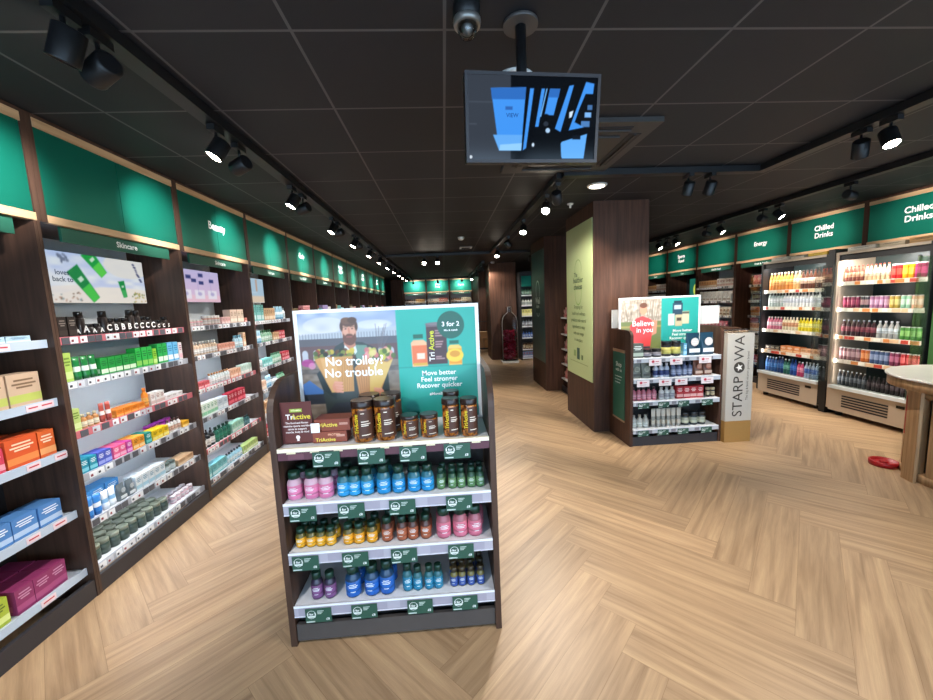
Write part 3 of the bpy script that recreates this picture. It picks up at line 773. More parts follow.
# ------------------------------------------------------------------ end wall bays (face the aisle)
EN = [('plain-headed','left'),('Mind Body','middle'),('Stomach','right')]
for k, (nm, pos) in enumerate(EN):
    org = (-1.65+.955*k, 16.0, 0)
    bay(org, 0, 'far end-wall bay, %s of three, with white-lit green header' % pos, .955, head=('', 'Mind\nBody', 'Digest')[k], sub='Wellbeing', split=False, side='walnut_red', style='warm', group='end wall bays', shelves=[1.72, 1.42, 1.12, .82, .5, .15])
    for i in (0, 1):
        fill(Frame(org, 0, .92), (1.72, 1.42)[i], A, [(('jar','carton','bottle')[(k+i) % 3], ('brown supplement jar','white supplement carton','amber supplement bottle')[(k+i) % 3], (('8a5a3c','e8dccc','303030'),('ece4d8','d8b894','88603c'),('a86c38','f0e4d0','3c2c24'))[(k+i) % 3], .07,.07,.16,6),
             ('carton',('ochre pack','red pack','cream pack')[(k+i) % 3], (('c89858','f0e0b8','805020'),('b04838','f0c8b8','fff0e0'),('e8dcc0','c0a878','806840'))[(k+i) % 3], .07,.07,.17,5)], 'on %s end-wall bay\'s %s shelf' % (pos, ('top','second')[i]))

# ------------------------------------------------------------------ right wall bays
PRE[0] = 'snack_'
RX = 5.42
RB = [2.53, 3.62, 4.71, 5.80, 6.89, 7.98, 9.07, 10.16]
RH = {0: '', 1: 'Chilled\nDrinks', 2: 'Chilled\nDrinks', 3: 'Energy', 4: '', 5: 'Sports\nFood', 6: ''}
RS = {3: 'Fruit & Snacks', 4: 'Health Food', 5: 'Nuts', 6: 'Snacks'}
RL = {0: 'walnut wall bay by the slatted table with unlettered green header', 1: 'walnut wall bay headed Chilled Drinks above the wider fridge, nearer the round table',
 2: 'walnut wall bay headed Chilled Drinks above the fridge of white bottles', 3: 'walnut wall bay headed Energy, half hidden by the fridge side',
 4: 'walnut wall bay headed by plain green panel over a Health Food sign', 5: 'walnut wall bay headed Sports Food', 6: 'walnut wall bay beside the pillar with plain green header'}
RN = {3: 'Energy bay', 4: 'Health Food bay', 5: 'Sports Food bay', 6: 'bay beyond Sports Food'}
for k in range(7):
    org = (RX, RB[k+1], 0)
    open_ = k < 3
    bay(org, -PI/2, RL[k], RB[k+1]-RB[k], .5, head=RH[k], sub=RS.get(k, ''), split=False, side='walnut_red', style='warm', shelves=[] if open_ else [1.72, 1.44, 1.16, .88, .6, .3][2 if k == 5 else 0:], sf=.27 if k == 3 else 0., fz=(2.12, 2.655), back='back_black' if k != 4 else 'back_white')
    fr = Frame(org, -PI/2)
    if k >= 3:
        for i, z in enumerate([1.72, 1.44, 1.16, .88, .6, .3]):
            if k == 5 and i < 2: continue
            pl = 'on %s\'s %s shelf' % (RN[k], ('top','second','third','fourth','fifth','bottom')[i])
            sets = [[('carton','caramel snack pack',('d8a470','f4e0c0','a06830'),.07,.07,.14,7),('carton','white snack pack',('ece4d8','d8b0a0','b06048'),.07,.07,.16,6)],
                    [('pouch','white snack pouch',('e4e0d8','f4f0e8','b8a898'),.11,.06,.2,8)],
                    [('carton','red snack box',('c04848','f0c0b8','f8e8e0'),.07,.08,.13,7),('pouch','cream pouch',('e4d8c4','c8a888','907050'),.09,.05,.17,4)],
                    [('pouch','pink crisp bag',('d87c88','f4d0d4','a84858'),.1,.06,.18,8)],
                    [('can','brown drink can',('6c3c28','d8b890','402418'),.066,.066,.13,12)],
                    [('carton','orange snack box',('e08c40','f8d8a8','904c18'),.09,.08,.16,9)]]
            s_ = sets[(i+(0 if k == 4 else k)) % 6]
            fill(fr, z, A, s_, pl, y0=.035+(.27 if k == 3 else 0))

PRE[0] = ''
cvp = Canvas(.5, .5, 50); cvp.rect(-1,-1,2,2,'1c6c5c'); cvp.ell(.5,.5,.25,.3,'d0dc60'); cvp.rect(.1,.8,.9,.9,'e0ece4')
picture_panel(Frame((RX, RB[6], 0), -PI/2), .5, .25, 1.45, .5, .5, cvp, 'green advert board with yellow disc in the Sports Food bay')
# ------------------------------------------------------------------ fridges
def fridge(y_left, width, label, idx):
    org = (4.88, y_left, 0); e_ = empty('display_fridge', label, 'fridge', org, -PI/2)
    D = .52; H = 2.03; t = .03
    slab('side_panel', 0, t, .0, D, .08, H, 'black_metal' if idx == 0 else 'steel', e_); slab('side_panel', width-t, width, 0, D, .08, H, 'black_metal', e_)
    slab('back_panel', t, width-t, D-.03, D, .08, H, 'fridge_glassback', e_)
    slab('top_panel', t, width-t, 0, D, H-.03, H, 'steel', e_)
    # base cabinet with vent slots
    b = MB('steel').box(t, width-t, 0, .45, .06, .36)
    for q in range(5):
        z = .13+q*.032; b.box(.2*width, .72*width, -.003, .001, z, z+.018, '101010', 'back_black')
    b.build('base_panel', e_)
    slab('controller', .8*width, .88*width, -.006, .002, .27, .3, 'black_gloss', e_)
    slab('bumper_rail', t, width-t, -.025, .01, .345, .385, 'back_white', e_)
    slab('floor_deck', t, width-t, .01, D-.03, .36, .38, 'fridge_inner', e_)
    for sx in (.1, width-.1):
        MB('black_metal').lathe([(.035,0),(.035,.055)], n=12, cx=0, cy=0).build('caster', e_, (sx, .08, 0.002))
    zs = [1.60, 1.355, 1.02, .70] if idx == 0 else [1.665, 1.345, 1.005, .705]
    for i, z in enumerate(zs):
        s_ = MB('fridge_inner').box(t, width-t, .05, D-.03, z-.015, z).build('shelf', e_)
        b = MB('paper').box(t, width-t, .038, .05, z-.038, z+.01, 'e4dccb'); rnd = random.Random(i*3+idx); xx = .06
        while xx < width-.12:
            w = rnd.uniform(.04, .09); b.box(xx, xx+w, .036, .038, z-.034, z+.004, rnd.choice(['f4efe4','d98a4a','e8c49a','f0e8da','c84a3a'])); xx += w+rnd.uniform(.0, .05)
        b.build('price_strip', s_)
    slab('header_panel', t, width-t, 0.02, .03, H-.1, H-.03, 'black_metal', e_)
    slab('light_tube', t+.03, width-t-.03, .035, .055, H-.07, H-.045, 'tube', e_)
    MB('black_metal').box(width/2-.012, width/2+.012, D-.045, D-.031, .42, H-.1).build('back_rail', e_)
    for s in (0, 1): MB('glass_pane').box(.0+s*(width-.004), .004+s*(width-.004), -.16, -.002, .42, H-.15).build('side_glass', e_)
    l = bpy.data.lights.new('fridge_light', 'AREA'); l.shape = 'RECTANGLE'; l.size = width-.15; l.size_y = .03; l.energy = 8; l.color = (1,.96,.9)
    lo = bpy.data.objects.new('fridge_light', l); C.objects.link(lo); lo.parent = e_; lo.location = (width/2, .07, H-.075); lo.rotation_euler = (-math.radians(18)*-1, 0, 0)
    for sx in (t+.006, width-t-.006):  # added upright fill lamps that brighten the shelves; there are no mullions
        l = bpy.data.lights.new('added_side_fill', 'AREA'); l.shape = 'RECTANGLE'; l.size = 1.5; l.size_y = .02; l.energy = 1.6; l.color = (1,.95,.88)
        lo = bpy.data.objects.new('added_side_fill', l); C.objects.link(lo); lo.parent = e_; lo.location = (sx, .03, 1.15)
        d = Vector((1 if sx < .5 else -1, .9, 0)).normalized(); ax = Vector((0,0,1)); zz = -d; lo.rotation_euler = Matrix((ax, zz.cross(ax), zz)).transposed().to_euler()
    return Frame(org, -PI/2, width-.035), zs
fa, za = fridge(5.66, 1.02, 'glass-door drinks fridge with white and blue bottles, farther from the round table', 0)
def FP(n, i): return 'on %s fridge\'s %s shelf' % (('far','near')[n], ('top','second','third','fourth')[i] if i < 4 else 'base')
Yd = .075
DB = 'drink_bottle'
fill(fa, za[0], .05, [(DB,'orange juice bottle',('d8883c','f0b468','e8dcc8'),0.050,0.050,.26,7),(DB,'amber juice bottle',('e0b070','f4dcb0','f0e8d8'),0.050,0.050,.26,2),(DB,'brown coffee bottle',('5c3424','e8c8b0','38201a'),0.050,0.050,.26,7)], FP(0,0), True, Yd)
fill(fa, za[1], .05, [(DB,'silver water bottle',('c0ccc8','e8ecec','dce0e0'),0.045,0.045,.213,5),(DB,'white milk bottle',('f0f0ee','e0e4ec','dcdce0'),0.045,0.045,.213,11),(DB,'black slim bottle',('202024','e8e8e8','101014'),0.045,0.045,.213,2)], FP(0,1), True, Yd)
fill(fa, za[2], .05, [(DB,'pink yoghurt bottle',('d87890','f4d4dc','f0f0ec'),0.045,0.045,.19,5),(DB,'cream yoghurt bottle',('e8d8b8','d89c74','f0ece4'),0.045,0.045,.19,5),(DB,'yellow smoothie bottle',('e8d428','f4ec90','f0f0e0'),0.045,0.045,.19,9)], FP(0,2), True, Yd)
fill(fa, za[3], .05, [('carton','dark snack pot box',('3c3430','a87c54','d8c8b0'),.08,.09,.07,3),('carton','orange sandwich carton',('d8844c','f0c090','f8e8d0'),.1,.1,.09,3),('carton','peach salad box',('e0a880','f4dcc8','a06038'),.09,.1,.08,3)], FP(0,3), True, Yd)
fill(fa, .38, .05, [(DB,'blue water bottle',('2c5c9c','4888cc','d8e4f0'),0.046,0.046,.22,4),(DB,'navy water bottle',('20407c','3c70b8','c8d4e8'),0.046,0.046,.24,2),(DB,'green water bottle',('2c6c5c','68b098','e8f0f0'),0.046,0.046,.22,2),(DB,'cobalt water bottle',('2450a0','3c74c8','2450a0'),0.046,0.046,.23,2),(DB,'raspberry water bottle',('c04068','e898b0','e0e8f4'),0.046,0.046,.21,2),(DB,'clear water bottle',('a8b8d0','4c70b8','e8ecf0'),0.046,0.046,.22,4)], FP(0,4), True, Yd)
fb, zb = fridge(4.55, .96, 'glass-door drinks fridge stocked with coloured cans, nearer the round table', 1)
fill(fb, zb[0], .04, [(DB,'red-brown juice bottle',('8c4838','d8a888','d8402c'),0.038,0.038,.19,5),(DB,'pale juice bottle',('d8b890','f0dcc4','c03828'),0.038,0.038,.19,6),('can','scarlet can',('d82828','f06858','f4d0c0'),0.046,0.046,.17,2),('can','yellow can',('f0a818','f8d850','f8e8a0'),0.046,0.046,.17,2),('can','magenta can',('a01c58','d84c88','f0b0cc'),0.046,0.046,.17,2)], FP(1,0), True, Yd)
fill(fb, zb[1], .04, [('can','maroon can',('7c1c3c','a83c5c','e0b0bc'),0.043,0.043,.15,4),('can','dark striped can',('3c3c40','b89090','e0d0d0'),0.043,0.043,.15,2),('can','lilac can',('b87ca0','dcb4cc','f0dce8'),0.043,0.043,.15,4),('can','gold can',('c8a84c','e4d488','f4ecc0'),0.043,0.043,.15,2),('can','mint can',('98c8a8','d0e8d4','f0f8f0'),0.043,0.043,.15,2),('can','peach can',('e0a888','f0d0bc','f8e8e0'),0.043,0.043,.15,2)], FP(1,1), True, Yd)
fill(fb, zb[2], .04, [(DB,'dark cola bottle',('3c2024','8c4450','b8c0c8'),.05,.05,.2,7),(DB,'clear soda bottle',('a8a8a4','d4dce0','d8dce0'),.05,.05,.2,4),('can','green can',('4c8c3c','90c070','d8ecc8'),0.043,0.043,.15,5)], FP(1,2), True, Yd)
fill(fb, zb[3], .04, [('can','grey-rose can',('8c6468','c8a4a8','e8d8d8'),0.043,0.043,.16,5),('can','orange can',('d87030','f0a870','f8e0c8'),0.043,0.043,.16,2),('can','slate blue can',('4c6490','98a8c8','e0e4f0'),0.043,0.043,.16,4),('can','plum can',('8c3c5c','c87c98','f0d0dc'),0.043,0.043,.16,2),('can','crimson can',('b02c30','e07070','f8d0d0'),0.043,0.043,.16,4)], FP(1,3), True, Yd)
fill(fb, .38, .04, [(DB,'silver-topped dark bottle',('34383c','687078','e0e4e8'),0.042,0.042,.19,7),(DB,'black cola bottle',('201a1c','4c4044','383838'),0.042,0.042,.17,10)], FP(1,4), True, Yd)
# cartons lying on top of the fridges
for i, (fr, x0, w, d, h, c, lb) in enumerate([(fa,.1,.26,.3,.05,'dcd8cc','white flat carton lying on the far fridge, at its end'),(fa,.42,.2,.3,.035,'c8c4b4','grey flat carton lying on the middle of the far fridge'),(fa,.68,.26,.3,.045,'d8b83c','yellow flat carton lying on the far fridge'),
      (fb,.08,.3,.35,.05,'e4dccc','cream flat carton lying on the near fridge beside the gap'),(fb,.42,.24,.35,.05,'d0c0a0','tan flat carton lying on the middle of the near fridge'),(fb,.7,.22,.35,.06,'c89858','amber flat carton lying on the near fridge')]):
    put('carton', w, d, h, (c, shade(c, .85), shade(c, .6)), fr.w(x0+w/2, .06, 2.031), fr.rz, lb, None)
e_ = empty('fridge_divider', 'black upright divider panel standing between the two drinks fridges', 'divider', (4.87, 4.64, 0), -PI/2)
slab('upright', .005, .085, 0, .5, .0, 2.08, 'black_metal', e_)
# green-sided cooler beyond the near fridge
e_ = empty('drinks_cooler', 'green-sided drinks cooler beyond the near fridge, above the round table', 'cooler', (4.905, 3.575, 0), -PI/2)
b = MB('paper').box(0, .9, .0, .5, .08, 1.95, '5c8c50').build('body', e_)
MB('paper').box(.0, .9, .0, .5, 1.953, 2.02, '2c4c38').build('header', e_)
MB('black_metal').box(.0, .9, .02, .5, 0, .08).build('plinth', e_)
b = MB('paper').box(.05, .85, -.004, -.001, .8, 1.9, '7cac60').build('door', e_)

# ------------------------------------------------------------------ gondolas
TICK = {}
def ticket(style='green'):
    if style not in TICK:
        w, h = .122, .072
        b = MB('paper').box(-w/2, w/2, -.0015, 0, -h, 0, '2c5444' if style == 'green' else 'e8dcdc')
        if style == 'green':
            b.disc(-.032, -.003, -.029, .021, 'e8f0ec', 16, .019)
            b.text('3 for 2', .0155, -.032, -.0032, -.027, 'f4f6f4', .03)
            b.box(-.05, -.014, -.003, -.002, -.044, -.036, 'dde6e0')
            for q, (a, w_) in enumerate(((-.014,.03),(-.021,.024),(-.028,.018))): b.box(-.004, -.004+w_, -.003, -.002, a, a+.003, 'c4d4cc')
            b.text('£8', .016, .043, -.003, -.056, 'f0f4f2', .02)
            b.box(-.058, -.018, -.003, -.002, -.068, -.063, 'c8d8d0')
        elif style == 'pink':
            b.disc(-.022, -.003, -.026, .015, 'c83c50', 12)
            b.box(.0, .035, -.003, -.002, -.03, -.022, 'c05060'); b.box(-.03, .03, -.003, -.002, -.053, -.048, 'a89898')
        TICK[style] = b.data('promo_ticket')
    return TICK[style]
def side_profile(name, x0, x1, depth, H, par, mat='walnut', curve=.16, front=0.):
    # panel in the yz plane with a rounded upper front corner
    pts = [(0, 0), (0, H-curve)]
    for i in range(1, 9):
        a = PI/2*i/8; pts.append((curve*1.1*(1-math.cos(a)), H-curve+curve*math.sin(a)))
    pts += [(depth, H), (depth, 0)]
    n = len(pts)
    V = [(x0, y, z) for y, z in pts]+[(x1, y, z) for y, z in pts]
    F = [tuple(range(n-1, -1, -1)), tuple(range(n, 2*n))]+[(i, (i+1) % n, n+(i+1) % n, n+i) for i in range(n)]
    b = MB(mat); b.mesh(V, F, 'ffffff'); return b.build(name, par)

# ---- front promotional display
GX, GY = -.812, 1.70
g1 = empty('promotion_display', 'walnut-sided promotional shelf display in the middle of the aisle, topped by the trolley poster', 'display', (GX, GY, 0))
GW = 1.02
side_profile('side_panel', 0, .028, .62, 1.285, g1); side_profile('side_panel', GW-.028, GW, .62, 1.285, g1)
slab('back_panel', .03, GW-.03, .33, .35, .0, .96, 'plinth_grey', g1)
slab('kick_plate', .03, GW-.03, .01, .028, .02, .105, 'plinth_grey', g1)
slab('base_box', .03, GW-.03, .05, .325, .02, .18, 'back_black', g1)
GZ = [.983, .722, .478, .208]
for i, z in enumerate(GZ):
    s_ = MB('shelf_white').box(.03, GW-.03, .012, .33 if i else .60, z-.02, z).build('shelf', g1)
    b = MB('paper')
    b.box(.03, GW-.03, .0, .011, z-.052, z-.004, '5a3440' if i == 0 else 'b0acb8')
    if i == 0:
        b.box(.03, GW-.03, -.004, .012, z-.014, z+.004, 'efe6cc')
        for q in range(9): b.box(.07+q*.105, .11+q*.105, -.002, .0, z-.022, z-.016, 'e8dcb8')
        for q in (.075, .2, .42, .63): b.box(q, q+.07, -.0008, .0, z-.048, z-.024, '6c4450')
    else:
        b.box(.03, GW-.03, -.002, .0, z-.056, z-.052, 'dcdce4'); b.box(.03, GW-.03, -.002, .0, z-.008, z+.003, 'eef0f4')
        for q in range(6): b.box(.05+q*.16, .15+q*.16, -.001, .0, z-.048, z-.012, 'a39eac')
    b.build('price_strip', s_)
TX = [[-.566,-.364,-.175,.028],[-.694,-.474,-.239,.026],[-.704,-.474,-.246,.024],[-.668,-.452,-.186,.032]]
ROWN = ['top', 'second', 'third', 'bottom']
for i, xs in enumerate(TX):
    for j, x in enumerate(xs):
        o = link('hanging_price_ticket', ticket(), None, (x, GY-.0055, GZ[i]-.018 if i == 0 else GZ[i]-.012))
        tag(o, which(j, 4, 'green 3 for 2 ticket', 'under the front display\'s %s shelf' % ROWN[i]), 'price ticket', 'green 3 for 2 tickets on the front display')
# bottles on the display
def drow(i, items, kind, cs, desc, rows=1, cat=None):
    n = len(items)
    for r_ in range(rows):
        for j, (x, w, h) in enumerate(items):
            if r_ and j % 2 == 1 and w > .06: continue
            row = None if rows == 1 else ('front-row', 'second-row', 'third-row')[r_]
            put(kind, w*.97, w, h, cs, (x+random.uniform(-.001,.001)*r_, GY+.048-w/2+.012+r_*(w+.010), GZ[i]+.0005), random.uniform(-.2,.2),
                which(j, n, desc, 'on front display\'s %s shelf' % ROWN[i], row), '%s on the front display\'s %s shelf' % (plural(desc), ROWN[i]), True, 'vitamin_bottle' if kind == 'vitamin_bottle' else 'supplement_jar')
VB = 'vitamin_bottle'; GC = '16382c'
drow(1, [(-.743,.07,.135),(-.669,.072,.135),(-.593,.072,.135)], VB, ('c09cac','dc7ca4',GC), 'pink gummy bottle', 2)
drow(1, [(-.522,.062,.13),(-.463,.062,.13),(-.402,.062,.13)], VB, ('2c6470','2c9cd4',GC), 'small cyan bottle', 2)
drow(1, [(-.324,.068,.14),(-.253,.064,.13),(-.186,.064,.13),(-.118,.064,.13)], VB, ('2a6474','2090cc',GC), 'large cyan bottle', 2)
drow(1, [(-.052,.042,.105),(-.004,.042,.1),(.043,.042,.1),(.09,.042,.1),(.137,.042,.1)], VB, ('2c4c38','5c8454',GC), 'green mini bottle', 2)
drow(2, [(-.742,.049,.092),(-.692,.049,.092),(-.644,.049,.092),(-.595,.049,.092)], VB, ('5c5424','e8a820',GC), 'yellow capsule bottle', 2)
drow(2, [(-.519,.054,.1),(-.460,.054,.1),(-.402,.054,.105)], VB, ('5c5020','e8a01c',GC), 'golden capsule bottle', 2)
drow(2, [(-.328,.056,.12),(-.262,.055,.12),(-.203,.055,.12),(-.144,.055,.12)], VB, ('4c2c24','a85c3c',GC), 'copper brown bottle', 2)
drow(2, [(-.05,.073,.15),(.029,.073,.15),(.106,.073,.15)], VB, ('9c5c68','d8748c',GC), 'rose pink bottle', 2)
drow(3, [(-.684,.058,.135),(-.624,.058,.13)], VB, ('30283c','7c4c80',GC), 'purple bottle')
drow(3, [(-.506,.076,.155),(-.426,.074,.155),(-.346,.074,.17)], VB, ('1c3c5c','1c64bc',GC), 'large blue bottle', 2)
drow(3, [(-.243,.05,.14),(-.192,.048,.122),(-.143,.048,.122),(-.092,.048,.122)], VB, ('2c6068','2484a8',GC), 'teal bottle', 1)
drow(3, [(-.02,.04,.098),(.025,.04,.098),(.07,.04,.098),(.115,.04,.098)], VB, ('6c6434','2c4c98','3c3424'), 'navy mini bottle', 3)
# jars on top
JZ = GZ[0]+.0045
def jar(x, y, w, h, label): put('amber_jar', w, w, h, ('8a4a18',), (x, y-w/2, JZ), 0, label, None, True, 'supplement_jar')
jar(-.405, 1.765, .1, .192, 'tall amber jar with black lid, front one beside the brown cartons')
jar(-.302, 1.770, .1, .192, 'tall amber jar with black lid, second from the brown cartons in the front row')
jar(-.392, 1.878, .1, .192, 'tall amber jar hidden behind the front one beside the brown cartons')
jar(-.286, 1.882, .1, .192, 'tall amber jar in second row, behind second front jar from the cartons')
jar(-.190, 1.765, .085, .108, 'short amber jar, nearer the tall pair beside the cartons')
jar(-.098, 1.770, .085, .108, 'short amber jar, nearer the tall jars at the display\'s right end')
jar(.006, 1.765, .08, .178, 'slim tall amber jar with black lid beside the short jars')
jar(.093, 1.750, .08, .178, 'slim tall amber jar at the display\'s right end, front row')
jar(.012, 1.865, .08, .19, 'slim tall amber jar standing behind the right-hand front pair')
# brown cartons and sign card
def brown_box(w, d, h, loc, rz, label, txts):
    e_ = link('carton', None, None, loc, rz); tag(e_, label, 'carton')
    b = MB('paper').box(-w/2, w/2, 0, d, 0, h, '7c3a2a')
    b.face([(-w/2,-.0005,h*.02),(w/2,-.0005,h*.02),(w/2,-.0005,h*.98),(-w/2,-.0005,h*.98)], '84402c')
    for t, s, x, z, c in txts: b.text(t, s, x, -.0012, z, c, .02)
    for sx in (.25,.3): b.box(w*.2, w*.44, -.001, -.0005, h*sx*2, h*sx*2+.004, 'c89888')
    b.build('box_body', e_); return e_
bb = brown_box(.155, .09, .052, (-.560, 1.752, JZ), .0, 'brown card carton lying under another, right of the brown sign card', [('TriActive', .024, -.02, .013, 'e0cc4c'), ('PROTEIN', .014, .02, .036, 'e0a888')])
bb = brown_box(.165, .1, .055, (-.548, 1.760, JZ+.0525), -.03, 'upper brown card carton lying on another, beside the tall amber jars', [('TriActive', .026, -.025, .028, 'e0cc4c')])
o = link('price_card', MB('paper').box(-.02, .02, 0, .0015, 0, .045, 'eeeeee').data('price_card'), None, (-.622, 1.748, JZ+.05)); 
e_ = empty('sign_card', 'dark brown lettered card standing at the left end of the display top', 'sign', (-.708, 1.762, JZ), 0)
b = MB('paper').box(-.071, .071, 0, .003, 0, .198, '5a2620')
b.box(-.028, .028, -.001, -.0002, .15, .166, '90a838'); b.text('VITAMIN', .0115, 0, -.0016, .158, 'f0f0c0', .02)
b.text('Tri', .034, -.027, -.0012, .127, 'f4f0ec', .02); b.text('Active', .034, .021, -.0012, .127, 'dcc83c', .02)
for q, t in enumerate(('The food and fitness', 'vitamins sports nutrition', 'range to support', 'muscle, body & mind')): b.text(t, .0125, 0, -.0012, .099-q*.0145, 'f0e4e0', .02)
b.disc(0, -.0012, .03, .0095, 'f0e4e0', 12); b.box(-.005, .005, -.0012, -.0003, .012, .021, 'f0e4e0'); b.build('printed_card', e_)
slab('foot', -.05, .05, 0, .05, 0, .002, 'plinth_dark', e_)
o.parent = None
tag(o, 'small white price card leaning on the upper brown carton', 'price card')
b = MB('paper'); b.box(-.0, .0, 0, 0, 0, 0)
# tall poster
def framed(name, label, x, y, z, w, h, fr_w=.018, rz=0., back='white_frame'):
    e_ = empty(name, label, 'poster', (x, y, z), rz)
    b = MB('white_frame')
    b.box(0, w, 0, .022, h-fr_w, h); b.box(0, w, 0, .022, 0, fr_w); b.box(0, fr_w, 0, .022, fr_w, h-fr_w); b.box(w-fr_w, w, 0, .022, fr_w, h-fr_w)
    b.build('frame', e_)
    slab('backing', fr_w, w-fr_w, .008, .02, fr_w, h-fr_w, back, e_)
    return e_
PW, PH = .95, .62
po = framed('poster', 'large white-framed poster of a bearded person holding two paper grocery bags, No trolley slogan', -.772, 2.0, GZ[0]+.001, PW, PH, .018)
iw, ih = PW-.036, PH-.036
cv = Canvas(iw, ih, 260)
# image coords: u = (px-298)/182, v = (py-315)/116
def U_(px): return (px-298)/182.
def V_(py, right=False): return (py-309.3)/110. if right else (py-313.2)/109.
cv.rect(-1,-1,2,2,'98a8c4')
cv.I += (np.clip(cv.V, 0, .25)[...,None]*np.array([200,130,40]))
mo = cv.mottle(1, 5, 16)
cv.I += mo[...,None]*np.array([34,28,18])
cv.ell(U_(325),V_(325),.12,.07,'d8d4d4',.5); cv.ell(U_(375),V_(326),.1,.04,'d4d4dc',.5)
cv.poly([(0,V_(334)),(U_(398),V_(329)),(U_(398),V_(341)),(0,V_(341))],'aeb4bc')
for q in range(34): cv.rect(.004+q*.0163, V_(333), .009+q*.0163, V_(339), '5c6470', .55)
cv.rect(0,V_(338),.56,V_(346),'5c5a60'); cv.rect(0,V_(345),.56,V_(362),'644c4c')
for q in range(9):
    x = U_(303+q*11); cv.rect(x-.016,V_(352),x+.016,V_(359),'b4b8c0'); cv.ell(x,V_(352),.016,.03,'b4b8c0')
cv.rect(0,V_(361),.56,2,'807468'); cv.rect(0,V_(367),.56,V_(372),'5c5450',.8)
cv.I += (cv.mottle(1, 9, 40)*np.clip((cv.V-.35)*6,0,1))[...,None]*np.array([16,16,16])
for q in range(9): cv.line(U_(379),V_(356),U_(379+random.uniform(-12,12)),V_(random.uniform(322,340)),.0015,'6c6468',.8)
cv.ell(U_(305),V_(361),.035,.035,'a83c88',.85); cv.ell(U_(309),V_(364),.02,.03,'d88cb0',.7)
cv.poly([(0,V_(382)),(U_(305),V_(378)),(U_(322),V_(392)),(U_(318),V_(396)),(0,V_(394))],'4870a8'); cv.rect(0,V_(392),U_(330),V_(402),'30343c')
# person
cv.poly([(U_(325),V_(362)),(U_(334),V_(346)),(U_(344),V_(341)),(U_(362),V_(343)),(U_(377),V_(350)),(U_(386),V_(366)),(U_(388),V_(431)),(U_(322),V_(431)),(U_(318),V_(390))],'38403e')
cv.poly([(U_(313),V_(372)),(U_(326),V_(360)),(U_(333),V_(385)),(U_(331),V_(398)),(U_(318),V_(388))],'2c3434')
cv.poly([(U_(311),V_(431)),(U_(313),V_(418)),(U_(330),V_(402)),(U_(386),V_(400)),(U_(398),V_(431))],'34363c')
cv.poly([(U_(352),V_(345)),(U_(366),V_(346)),(U_(372),V_(362)),(U_(358),V_(372))],'6c8c7c')
cv.poly([(U_(344),V_(342)),(U_(354),V_(342)),(U_(356),V_(352)),(U_(349),V_(360)),(U_(343),V_(350))],'d8dce0')
cv.poly([(U_(344),V_(336)),(U_(354),V_(336)),(U_(355),V_(346)),(U_(349),V_(350)),(U_(343),V_(344))],'b87c64')
cv.ell(U_(349.3),V_(331),.041,.11,'c48c74'); cv.ell(U_(349.3),V_(338),.038,.068,'6a4434'); cv.ell(U_(349.3),V_(329.5),.037,.075,'cf9a82'); cv.ell(U_(349.3),V_(336.5),.022,.022,'6a4434')
cv.ell(U_(349.3),V_(323.2),.041,.038,'5c4030'); cv.ell(U_(347),V_(321.5),.03,.03,'6a4a36'); cv.ell(U_(353),V_(321.2),.026,.028,'523829')
for ex in (341.8, 356.8): cv.ell(U_(ex),V_(327),.009,.04,'523829')
for ex in (346, 352.6): cv.ell(U_(ex),V_(329.3),.005,.006,'5c4038'); cv.line(U_(ex-1.8),V_(327.6),U_(ex+1.8),V_(327.4),.002,'6c5040')
cv.line(U_(349),V_(329),U_(349.4),V_(333),.0045,'c07c64'); cv.line(U_(346.6),V_(337.2),U_(351.6),V_(337.2),.003,'a05850')
# produce and bags
for q in range(46):
    x = random.uniform(313, 352); cv.ell(U_(x), V_(random.uniform(350,358)), .014,.022, random.choice(['4c6030','7c8838','c8b040','8c3c34','283020','5c3c28']),.9)
for q in range(46):
    x = random.uniform(362, 393); cv.ell(U_(x), V_(random.uniform(349,361)), .014,.025, random.choice(['8ca040','c8c458','c86c70','506830','d8c880','e09090']),.9)
cv.poly([(U_(312),V_(358)),(U_(318),V_(356)),(U_(351),V_(356)),(U_(350),V_(391)),(U_(327),V_(391)),(U_(322),V_(380))],'c89458')
cv.poly([(U_(318),V_(357)),(U_(334),V_(357)),(U_(334),V_(391)),(U_(327),V_(391)),(U_(322),V_(380))],'d4a468')
cv.poly([(U_(352),V_(368)),(U_(362),V_(358)),(U_(386),V_(363)),(U_(392),V_(360)),(U_(384),V_(378)),(U_(376),V_(396)),(U_(355),V_(395))],'c48c54')
cv.poly([(U_(368),V_(360)),(U_(386),V_(364)),(U_(392),V_(361)),(U_(384),V_(378)),(U_(374),V_(395)),(U_(366),V_(395))],'d8b468')
for q in range(5): cv.line(U_(340+q*2.6),V_(358),U_(338+q*2.4),V_(390),.002,'a87440',.7); cv.line(U_(355+q*3),V_(368),U_(357+q*2),V_(394),.002,'98643c',.7)
cv.ell(U_(333),V_(386),.028,.05,'d89478')
for q in range(4): cv.line(U_(331+q*.6),V_(381+q*3),U_(338),V_(382+q*3),.006,'dc9c84'); 
cv.ell(U_(376),V_(393),.026,.035,'d89478')
for q in range(4): cv.line(U_(371),V_(389+q*2),U_(378),V_(390+q*2),.005,'dc9c84')
